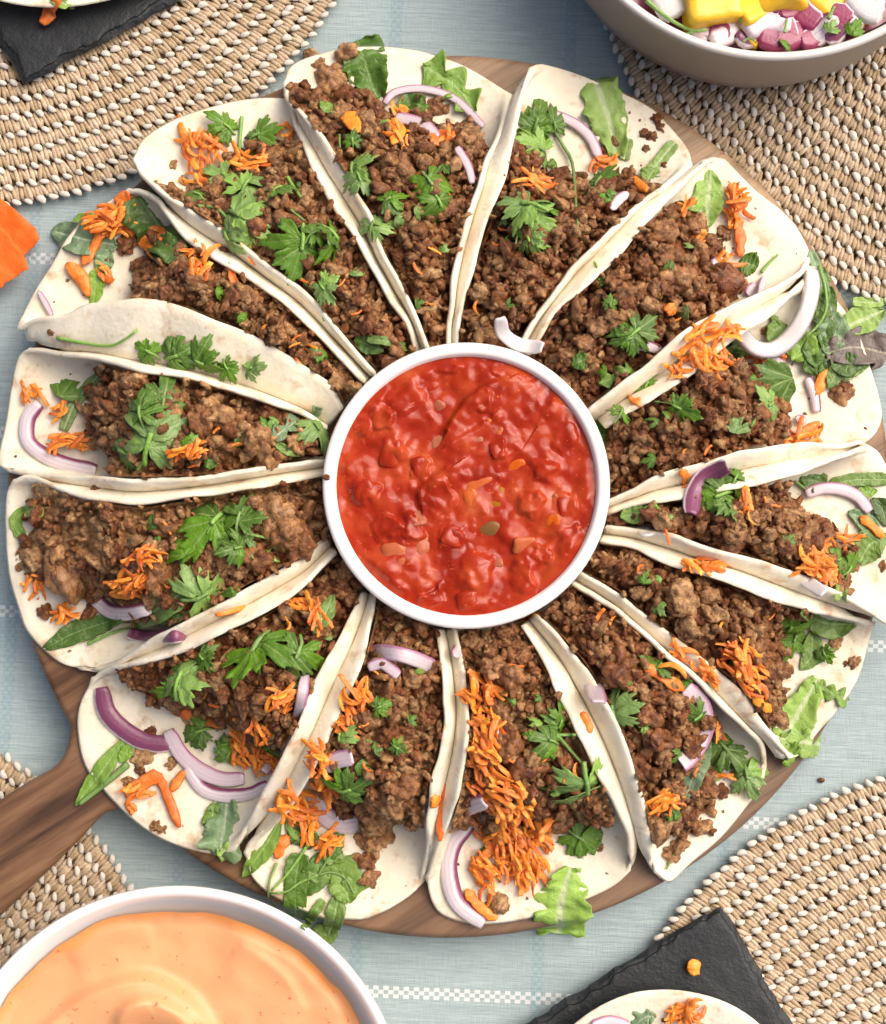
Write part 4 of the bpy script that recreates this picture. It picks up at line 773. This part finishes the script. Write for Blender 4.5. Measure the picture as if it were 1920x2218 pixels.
D[8] = dict(C=[(1039,1500,36,44,20,-70),(1050,1580,38,44,24,-70),(1062,1650,42,44,26,-65),(1085,1725,62,40,32,-45),(1120,1800,84,52,46,-55),(1140,1870,44,50,26,-75),(1052,1905,28,40,14,-65),(1098,1860,30,40,12,-60)], c=[([(1108,1820),(1122,1880),(1140,1930)],18),([(1080,1830),(1052,1852),(1020,1880)],15),([(1010,1930),(1045,1970),(1075,1990)],18),([(1040,1870),(1042,1920)],15),([(1185,1770),(1190,1800)],10)],
 O=[([(1044,1558),(1064,1572),(1078,1588)],14,4),([(980,1756),(1012,1748),(1046,1736)],40,1),([(1018,1788),(986,1823),(973,1866),(977,1917),(996,1962),(1047,2000)],38,1)], L=[([(1236,1880),(1218,1950),(1210,2022)],112,'lettuce','lt'),([(1042,1840),(1060,1855)],34,'lance','dk'),([(1268,1810),(1290,1835)],60,'lance','mid')],
 P=[(1214,1557,62,80,0),(1185,1603,74,170,0),(1270,1720,140,-70,1),(1266,1820,96,-30,0)], S=[([(1205,1590),(1240,1630),(1275,1670)],9),([(1055,1870),(1062,1910),(1072,1935)],9),([(1210,1592),(1250,1592)],7)], B=[(1283,1790,26),(1078,1956,28),(1100,1620,36),(1130,1660,34),(1160,1640,28),(1075,1450,40),(1110,1470,30),(1300,1835,12)])
D[9] = dict(O=[([(789,1415),(836,1413),(883,1422),(930,1441),(966,1466)],30,3),([(800,1445),(830,1438),(862,1462)],22,3),([(706,1662),(732,1646),(762,1640)],36,3),([(682,1720),(705,1762),(742,1782),(775,1780)],54,1)],
 C=[(773,1515,34,36,16,None),(745,1560,20,30,8,-60),(690,1650,22,44,14,-70),(705,1710,16,26,7,None),(645,1750,42,40,24,None),(708,1825,22,24,8,None),(665,1800,18,20,6,None)], c=[([(622,1812),(608,1835),(600,1858)],20),([(690,1680),(700,1735)],16)],
 P=[(742,1587,64,60,1),(828,1530,46,20,0),(863,1620,34,-30,0),(762,1705,92,40,0)],
 L=[([(608,1775),(575,1832),(526,1900)],40,'lance','mid'),([(625,1790),(655,1810),(670,1840)],50,'lance','dk'),([(690,1850),(680,1900),(640,1930)],56,'lance','dk'),([(700,1850),(740,1860),(765,1890),(770,1945)],60,'rocket','mid'),([(715,1870),(745,1900),(755,1955)],70,'lance','mid'),([(650,1850),(640,1920),(642,1985)],46,'strip','dk'),([(735,1930),(725,1985),(712,2030)],40,'lance','mid'),([(700,1950),(672,1990),(656,2010)],18,'strip','mid'),([(680,2010),(705,2025),(725,2010)],40,'round','mid'),([(620,1780),(650,1800),(690,1815)],40,'lance','mid'),([(740,1800),(720,1840),(700,1870)],36,'lance','dk'),([(660,1880),(700,1895),(740,1890)],40,'lance','mid')],
 S=[([(678,1780),(668,1825),(640,1870),(617,1900),(588,1930)],8),([(732,1830),(705,1870),(690,1895)],7),([(690,1895),(650,1912),(620,1932),(586,1935)],7),([(600,1870),(585,1905),(582,1945),(596,1965)],6),([(690,1895),(720,1890),(750,1905),(768,1940)],6)], B=[(805,1830,40),(790,1865,32),(802,1905,26),(830,1810,30),(800,1560,26),(880,1700,34),(850,1740,36),(830,1440,20)])
D[10] = dict(O=[([(219,1492),(230,1542),(266,1581),(312,1607),(366,1614)],40,2),([(365,1585),(391,1632),(430,1667),(480,1688),(527,1687)],33,3),([(406,1665),(437,1708),(484,1724),(539,1720),(578,1702)],28,1),([(662,1460),(645,1554),(613,1624),(574,1671)],22,3)],
 C=[(539,1612,44,52,30,None),(610,1520,24,22,9,None),(580,1650,30,24,9,None),(300,1712,28,20,6,30),(690,1330,20,36,6,-70),(646,1310,30,8,3,5)], c=[([(391,1542),(430,1556),(484,1572)],17),([(345,1680),(365,1730),(388,1790)],15),([(292,1745),(275,1762)],18),([(600,1730),(580,1770)],12),([(612,1302),(650,1305),(688,1308)],12),([(275,1725),(320,1690),(350,1680)],24),([(398,1672),(372,1712)],12)],
 P=[(398,1455,112,75,1),(445,1430,62,-30,0),(385,1495,80,-150,0),(547,1420,140,-95,0),(640,1430,98,-110,0),(422,1588,72,-160,0),(496,1628,60,70,0),(582,1616,56,60,0),(480,1612,34,180,0)],
 L=[([(272,1598),(225,1665),(165,1744)],36,'lance','mid'),([(285,1610),(262,1650)],26,'lance','mid'),([(492,1730),(486,1790),(476,1852)],88,'lettuce','gr'),([(465,1740),(455,1790)],36,'lettuce','mid'),([(476,1835),(500,1850)],40,'lettuce','lt'),([(720,1290),(705,1330),(680,1370)],34,'lance','mid')], S=[([(277,1655),(225,1700),(172,1742)],16)],
 B=[(336,1786,15),(352,1796,15),(312,1636,28),(305,1665,18),(371,1655,18),(280,1695,16),(330,1590,18),(560,1540,26),(420,1560,30)])
D[11] = dict(C=[(293,1266,50,24,26,25),(315,1205,28,14,8,25),(76,1262,22,14,5,None),(140,1329,26,16,7,30)], c=[([(470,1330),(520,1312),(560,1300)],16),([(240,1285),(275,1290),(300,1285)],12)], B=[(148,1245,56),(120,1200,30),(339,1249,40),(560,1211,42),(594,1122,46),(649,1185,38),(75,1210,26),(95,1325,24),(195,1330,24),(520,1230,26),(620,1160,40),(430,1230,24)],
 O=[([(205,1298),(237,1323),(276,1327),(326,1317)],32,1),([(281,1372),(312,1378),(359,1380),(404,1377)],27,2)],
 P=[(390,1185,74,120,0,False),(455,1140,130,-120,0),(522,1110,92,80,0),(551,1211,40,-60,0),(450,1280,105,25,1),(505,1190,66,200,0)],
 L=[([(96,1405),(170,1368),(275,1335)],46,'lance','dk'),([(285,1357),(340,1320),(425,1265)],56,'lance','mid'),([(330,1345),(400,1320),(460,1280)],40,'lance','mid'),([(478,1290),(510,1280),(555,1262)],20,'lance','dk'),([(94,1110),(55,1108),(34,1130),(48,1165)],24,'strip','mid')], S=[([(530,1155),(580,1165),(634,1168)],7),([(190,1395),(240,1372),(300,1355)],8)])
D[12] = dict(P=[(305,880,84,100,0),(355,862,92,80,0),(330,935,140,70,1),(262,972,92,165,1),(144,837,88,60,0,False),(690,935,74,-60,1),(665,900,40,60,0)],
 L=[([(585,953),(640,915),(698,885)],44,'rocket','gr'),([(590,955),(620,975),(655,985)],18,'lance','mid'),([(212,815),(165,870),(138,932)],24,'strip','lt'),([(510,945),(530,960)],30,'lance','dk'),([(440,995),(470,1000)],34,'lance','dk')], S=[([(330,960),(310,1000),(293,1025)],9),([(680,880),(676,915)],6)],
 C=[(72,859,26,14,6,None),(133,885,18,24,5,None),(153,958,40,18,16,None),(412,977,32,14,12,None)], O=[([(84,876),(60,905),(59,952),(93,984),(140,1004),(206,1018)],34,1)], B=[(560,960,38),(440,915,34),(480,905,28),(580,985,34),(460,880,22),(260,850,24),(300,820,26),(250,935,22)])
D[13] = dict(C=[(234,477,52,30,22,15),(255,455,30,26,10,50),(225,592,14,14,4,None),(434,547,24,16,10,None),(432,583,24,12,8,None),(510,600,10,10,3,None),(540,570,10,8,2,None)], c=[([(258,473),(300,510),(345,560)],22),([(222,496),(200,540),(180,572)],17),([(255,445),(278,418)],22),([(300,495),(345,500),(352,520)],16),([(145,572),(175,600),(192,640)],22),([(226,478),(238,510)],28),([(180,475),(225,482)],26)],
 L=[([(385,562),(345,490),(300,425)],110,'lettuce','dk'),([(330,540),(385,530)],60,'lance','dk'),([(254,531),(190,520),(112,500)],66,'round','gr'),([(240,540),(215,590)],40,'lance','gr'),([(225,572),(208,615),(204,660)],38,'lance','mid'),([(150,500),(185,480),(215,490)],40,'lance','mid')],
 O=[([(84,632),(96,652),(112,682)],11,3)], B=[(268,530,28),(290,520,24),(300,575,34),(330,590,28),(235,565,16),(344,648,10),(700,740,30)])
for n_, d in D.items():
    rt = T[n_]['root']
    for x in d.get('B', ()): lump(rt, *x)
    for x in d.get('C', ()): shreds(rt, *x)
    for x in d.get('c', ()): shred(rt, *x)
    for x in d.get('L', ()): leaf(rt, *x, **(dict(ruf=.2, jag=.16) if x[2] == 'lettuce' else {}))
    for x in d.get('O', ()): onion(rt, *x)
    for x in d.get('S', ()): stem(rt, *x, name='stem')
    for x in d.get('P', ()): parsley(rt, *x)
# small bits strewn by the cook over every taco
for n_, t in T.items():
    cr, cf, off = [], [], 0; rA, rB = t['rA'], t['rB']
    for _ in range(26):
        uu = min(abs(rng.normal(0, .16)), .5); f = rng.uniform(.08, .92); k = int(uu*(NR-1)); p = rA[k]+(rB[k]-rA[k])*f
        if uu < .06: k = int(np.clip(f*(NC-1), 1, NC-2)); p = t['G'][2, k, :2]*.97+t['G'][NR//2, k, :2]*.03
        r = rng.uniform(2.2, 5.5); P = surf(*p); V, F = CR[rng.integers(10)]; V = (V@rot3().T)*r*PX+P+(0, 0, r*PX*.5); cr.append(V); cf.append(F+off); off += len(V)
    o = obj('loose_crumbs', np.vstack(cr), [np.vstack(cf)], MT['beef'], t['root']); o['kind'] = 'stuff'
    for _ in range(6):
        k = rng.integers(14, NR-6); p = rA[k]+(rB[k]-rA[k])*rng.uniform(.15, .85); parsley(t['root'], p[0], p[1], rng.uniform(16, 32), rng.uniform(0, 360), int(rng.random() < .35), False, .003, .6)
    for _ in range(5):
        k = rng.integers(10, NR-6); p = rA[k]+(rB[k]-rA[k])*rng.uniform(.12, .88); shreds(t['root'], p[0], p[1], 8, 8, 1, None, 'carrot_shred', .6)
# ------------------------------------------------------------------ loose pieces lying between things
tag(onion(None, [(1084, 690), (1092, 722), (1125, 746), (1174, 752)], 28, 4, .012), 'pale bent onion slice leaning on the top edge of the salsa bowl', 'onion slice')
tag(onion(None, [(1760, 582), (1757, 639), (1738, 694), (1708, 735), (1673, 758), (1638, 754), (1613, 730), (1605, 710)], 27, 4, .006, .003, arch=.004), 'thick white onion hoop over the salad at the right edge of the board', 'onion ring')
tag(onion(None, [(1574, 1010), (1532, 1030), (1506, 1065), (1498, 1110)], 38, 2, .008), 'purple onion slice bridging two taco edges right of the salsa bowl', 'onion slice')
tag(onion(None, [(984, 1420), (1008, 1390)], 26, 3, .003), 'short purple onion piece on the taco edge just below the salsa bowl', 'onion slice')
tag(shred(None, [(1476, 1020), (1488, 1034), (1482, 1058)], 16), 'single orange carrot shred draped over the taco edges right of the salsa bowl', 'carrot shred')
tag(shred(None, [(1128, 1355), (1155, 1342), (1180, 1330)], 14), 'carrot shred touching the underside of the salsa bowl rim', 'carrot shred')
tag(shred(None, [(953, 1820), (956, 1770), (968, 1700)], 11), 'thin carrot strip in the groove between the two bottom tacos', 'carrot shred')
tag(shred(None, [(936, 1735), (950, 1738)], 20), 'small carrot scrap on the edge beside the rocket taco', 'carrot shred')
tag(shred(None, [(1740, 2104), (1740, 2106)], 2) if False else shred(None, [(1497, 2082), (1504, 2096), (1500, 2110)], 22), 'lone carrot crumb on the lower right slate board', 'carrot crumb')
cl = thing('carrot_clump', 'little heap of grated carrot caught between two taco edges below the onion bridge', 'grated carrot', surf(1536, 1221)); shreds(cl, 1530, 1222, 42, 12, 13, -20)
cl = thing('carrot_clump', 'smear of grated carrot in the groove above the lower right tacos', 'grated carrot', surf(1505, 1440)); shreds(cl, 1500, 1445, 50, 14, 8, -38); 
sp = thing('parsley_sprig', 'parsley sprig lying along the folded flap between the two left tacos', 'parsley', surf(400, 775))
for a in [(315,757,60,150,0),(388,768,86,20,0),(445,786,80,-10,0),(550,796,56,10,1),(495,800,50,-60,0)]: parsley(sp, *a)
stem(sp, [(400, 775), (450, 798), (500, 805)], 7)
tag(stem(None, [(123, 731), (170, 741), (237, 749), (276, 731), (298, 713)], 8), 'thin pale sprout curled on the folded tortilla flap at left', 'sprout')
tag(lump(None, 112, 720, 12), 'mince crumb at the end of the pale sprout on the folded flap', 'mince crumb', 'loose crumbs of mince')
tag(lump(None, 210, 1064, 13), 'mince crumb on the joined edges below the leftmost taco', 'mince crumb', 'loose crumbs of mince')
tag(lump(None, 483, 547, 13), 'mince crumb on the joined edges at upper left', 'mince crumb', 'loose crumbs of mince')
tag(lump(None, 1852, 1436, 17), 'larger mince bead on the rim of the lower right taco', 'mince crumb', 'loose crumbs of mince'); tag(lump(None, 1834, 1438, 10), 'smaller mince bead touching the large one on the tortilla rim', 'mince crumb', 'loose crumbs of mince')
tag(lump(None, 1780, 1690, 7), 'dark mince speck on the cloth at right below the board', 'mince crumb', 'loose crumbs of mince'); tag(lump(None, 1915, 1226, 14), 'mince crumb at the right edge on the bare tortilla', 'mince crumb', 'loose crumbs of mince')
tag(lump(None, 706, 1034, 8), 'tiny mince crumb on the left edge of the salsa bowl rim', 'mince crumb', 'loose crumbs of mince')
sp = thing('parsley_sprig', 'parsley sprig lying beside the purple onion bridge right of the salsa bowl', 'parsley', surf(1560, 1070))
for a in [(1597,1030,70,60,0),(1545,1078,105,200,0),(1583,1104,54,-70,0)]: parsley(sp, *a)
sl_ = thing('salad_bunch', 'bunch of mixed salad leaves spilling off the right edge of the board', 'salad', surf(1800, 720))
for a in [([(1755,545),(1770,580),(1790,640)],20,'strip','gr'),([(1785,580),(1775,650),(1770,700)],46,'rocket','mid'),([(1800,620),(1790,690),(1785,760)],44,'lance','dk'),([(1745,690),(1770,660),(1760,620)],42,'rocket','mid'),([(1700,700),(1680,715),(1665,705)],60,'lance','mid'),([(1766,778),(1735,752),(1700,738)],66,'lance','mid'),([(1788,765),(1805,715),(1800,665)],62,'lance','gr'),([(1818,715),(1862,696),(1915,672)],62,'lance','lt'),([(1848,652),(1880,655),(1915,655)],20,'strip','lt'),([(1790,765),(1850,752),(1920,765)],84,'lettuce','pu'),([(1800,770),(1830,790),(1880,790)],50,'lance','dk'),([(1795,840),(1815,805),(1838,785)],34,'lance','mid'),([(1830,820),(1850,808),(1868,798)],14,'strip','lt'),([(1740,800),(1770,790),(1790,800)],44,'lance','dk'),([(1780,720),(1765,760),(1770,800)],50,'lance','dk')]: leaf(sl_, *a, lift=.004)
stem(sl_, [(1775, 575), (1788, 623), (1790, 670), (1772, 705), (1745, 730)], 9, .008)
k_ = 0
for pts, nm in (([(-40, 400), (20, 450), (66, 540)], 'a'), ([(-40, 470), (10, 540), (30, 612)], 'b')):
    pass
fl = thing('crepe_flower', 'bright orange crepe flower petals at the left edge of the cloth', 'paper flower', W(-20, 520, .002))
leaf(fl, [(-110, 385), (-24, 472), (58, 546)], 104, 'lettuce', 'paper', .05, .10, .006, 'petal', .05); leaf(fl, [(-120, 425), (-34, 520), (30, 602)], 96, 'lettuce', 'paper', .05, .12, .012, 'petal', .04)
# tortillas on the slates
def flat_tortilla(c, rad, label):
    nr_, na_ = 22, 90; r_ = np.linspace(.02, 1, nr_)[:, None]; a = np.linspace(0, 2*math.pi, na_)[None]
    wv = 1+.012*fbm(P3(np.cos(a)*2, np.sin(a)*2, rad), 2, 3); x, y = c[0]+rad*r_*wv*np.cos(a), c[1]+rad*r_*wv*np.sin(a)
    z = .0135+.011*r_**3*(1+.3*np.sin(3*a+1)); rt = thing('open_taco', label, 'taco', W(c[0], c[1], .0125)); P = W(x, y, z); V, F, gi = shell(P, .0019); obj('tortilla', V, F, MT['tort'], rt)
    return rt, lambda X, Y: W(X, Y, .0135+.011*(math.hypot(X-c[0], Y-c[1])/rad)**3+.001), P
t16, f16, P16 = flat_tortilla((1445, 2455), 306, 'tortilla with mince and carrot on the lower right slate board')
t15, f15, P15 = flat_tortilla((118, -385), 402, 'tortilla edge on the upper left slate board with a carrot strip hanging out')
BVH = BVHTree.FromPolygons([tuple(map(float, v)) for v in np.vstack([P16.reshape(-1, 3), P15.reshape(-1, 3)])]+[(-2, -2, .0122), (2, -2, .0122), (2, 2, .0122), (-2, 2, .0122)], [tuple(map(int, f)) for f in np.vstack([quads(22, 90), quads(22, 90, 1980)])]+[(3960, 3961, 3962, 3963)])
for a in [(1415, 2198, 12), (1438, 2208, 11), (1470, 2202, 12), (1445, 2225, 16), (1400, 2225, 14)]: lump(t16, *a)
shreds(t16, 1500, 2195, 26, 20, 14); shreds(t16, 1455, 2200, 14, 12, 5); leaf(t16, [(1375, 2225), (1395, 2205), (1420, 2200)], 44, 'lance', 'gr'); onion(t16, [(1285, 2222), (1320, 2212), (1360, 2220)], 20, 3)
shred(t15, [(130, -20), (112, 20), (92, 50)], 26, .004); leaf(t15, [(110, 0), (140, 8), (160, 18)], 22, 'lance', 'lt')
for c_, rt in (((1445, 2420), t16), ((118, -330), t15)):
    for _ in range(34):
        a = rng.uniform(0, 6.28); q = 120*math.sqrt(rng.random()); lump(rt, c_[0]+q*math.cos(a), c_[1]+q*math.sin(a), rng.uniform(11, 30))
    for _ in range(4): parsley(rt, c_[0]+rng.uniform(-90, 90), c_[1]+rng.uniform(-90, 90), 90, rng.uniform(0, 360), 0, True, .012)
# ------------------------------------------------------------------ mango and onion salad in the taupe bowl
rel = thing('mango_salad', 'diced mango and red onion with herbs inside the taupe bowl', 'salad', (c3[0], c3[1], TZ-.012))
a = np.linspace(0, 2*math.pi, 120, endpoint=False)[None]; r_ = np.linspace(.02, 1, 60)[:, None]*r3*.93; x, y = c3[0]+r_*np.cos(a), c3[1]+r_*np.sin(a)
d1, i1 = cells(x, y, .011, 77); zb = TZ-.018+.004*i1+.003*np.sqrt(np.clip(1-(d1/.007)**2, 0, 1))
o = obj('chopped_onion', P3(x, y, zb).reshape(-1, 3), [quads(60, 120, 0, True)], m_plain('onion_juice', (.20, .045, .075), .3, .5, var=.6, vscale=160), rel); o['kind'] = 'stuff'
bvV2 = P3(c3[0]+(x-c3[0])*1.1, c3[1]+(y-c3[1])*1.1, zb+.001).reshape(-1, 3); BVH = BVHTree.FromPolygons([tuple(map(float, v)) for v in bvV2], [tuple(map(int, f)) for f in quads(60, 120, 0, True)])
MG = []
for k in range(3):
    V, F = rbox(4, 14); V = V*(1+.05*fbm(V*1.7, 2, 80+k)[:, None]); MG.append(mesh('mango_cube', V*.01, F, MT['mango']))
def cube(x, y, s, h, up, rot):
    P = surf(x, y); inst('mango_cube', MG[rng.integers(3)], rel, W(x, y, P[2]+up), (rng.normal(0, .2), rng.normal(0, .2), R(rot)), (s*PX*50, h*PX*50, min(s, h)*PX*42))
for a in [(1541, 10, 112, 92, .007, 8), (1628, 26, 86, 66, .004, 30), (1632, 68, 50, 54, .003, -35), (1690, -10, 90, 80, .004, 20), (1790, -4, 80, 70, .003, 50), (1845, 28, 70, 60, .001, 10), (1480, -40, 80, 70, .003, 0)]: cube(*a)
for a in [([(1440, -40), (1450, 0), (1466, 30)], 66, 4), ([(1545, 82), (1580, 66), (1608, 48)], 42, 1), ([(1618, 60), (1655, 40), (1712, 46)], 56, 3), ([(1650, 70), (1690, 82), (1735, 66)], 56, 5), ([(1720, -10), (1738, 26), (1770, 50)], 52, 5), ([(1752, 84), (1778, 66), (1808, 42)], 46, 1), ([(1680, 0), (1700, 40), (1716, 80)], 34, 5), ([(1735, 88), (1775, 78)], 40, 5), ([(1690, 30), (1725, 10)], 44, 5), ([(1850, -20), (1885, 15), (1908, 20)], 60, 4), ([(1545, 70), (1580, 66)], 44, 5), ([(1800, 20), (1840, 44)], 54, 5), ([(1790, 80), (1826, 62)], 40, 2), ([(1660, 8), (1690, 14)], 44, 5), ([(1500, 60), (1530, 80)], 40, 3), ([(1600, 78), (1640, 84)], 34, 2), ([(1840, 52), (1866, 40)], 36, 3)]:
    onion(rel, *a, lift=.006, th=.0034, name='onion_piece')
for a in [([(1400, 0), (1450, 40), (1500, 66), (1532, 64)], 10), ([(1500, 68), (1480, 78)], 8), ([(1606, 50), (1606, 22)], 10), ([(1700, 70), (1706, 40)], 6), ([(1795, 40), (1808, 14)], 9), ([(1610, 90), (1625, 82), (1640, 92)], 5)]: stem(rel, *a, lift=.012)
for a in [(1848, 62, 44, 60, 0, False), (1700, 88, 30, 20, 0, False), (1800, 60, 30, 60, 1, False)]: parsley(rel, *a, lift=.010)
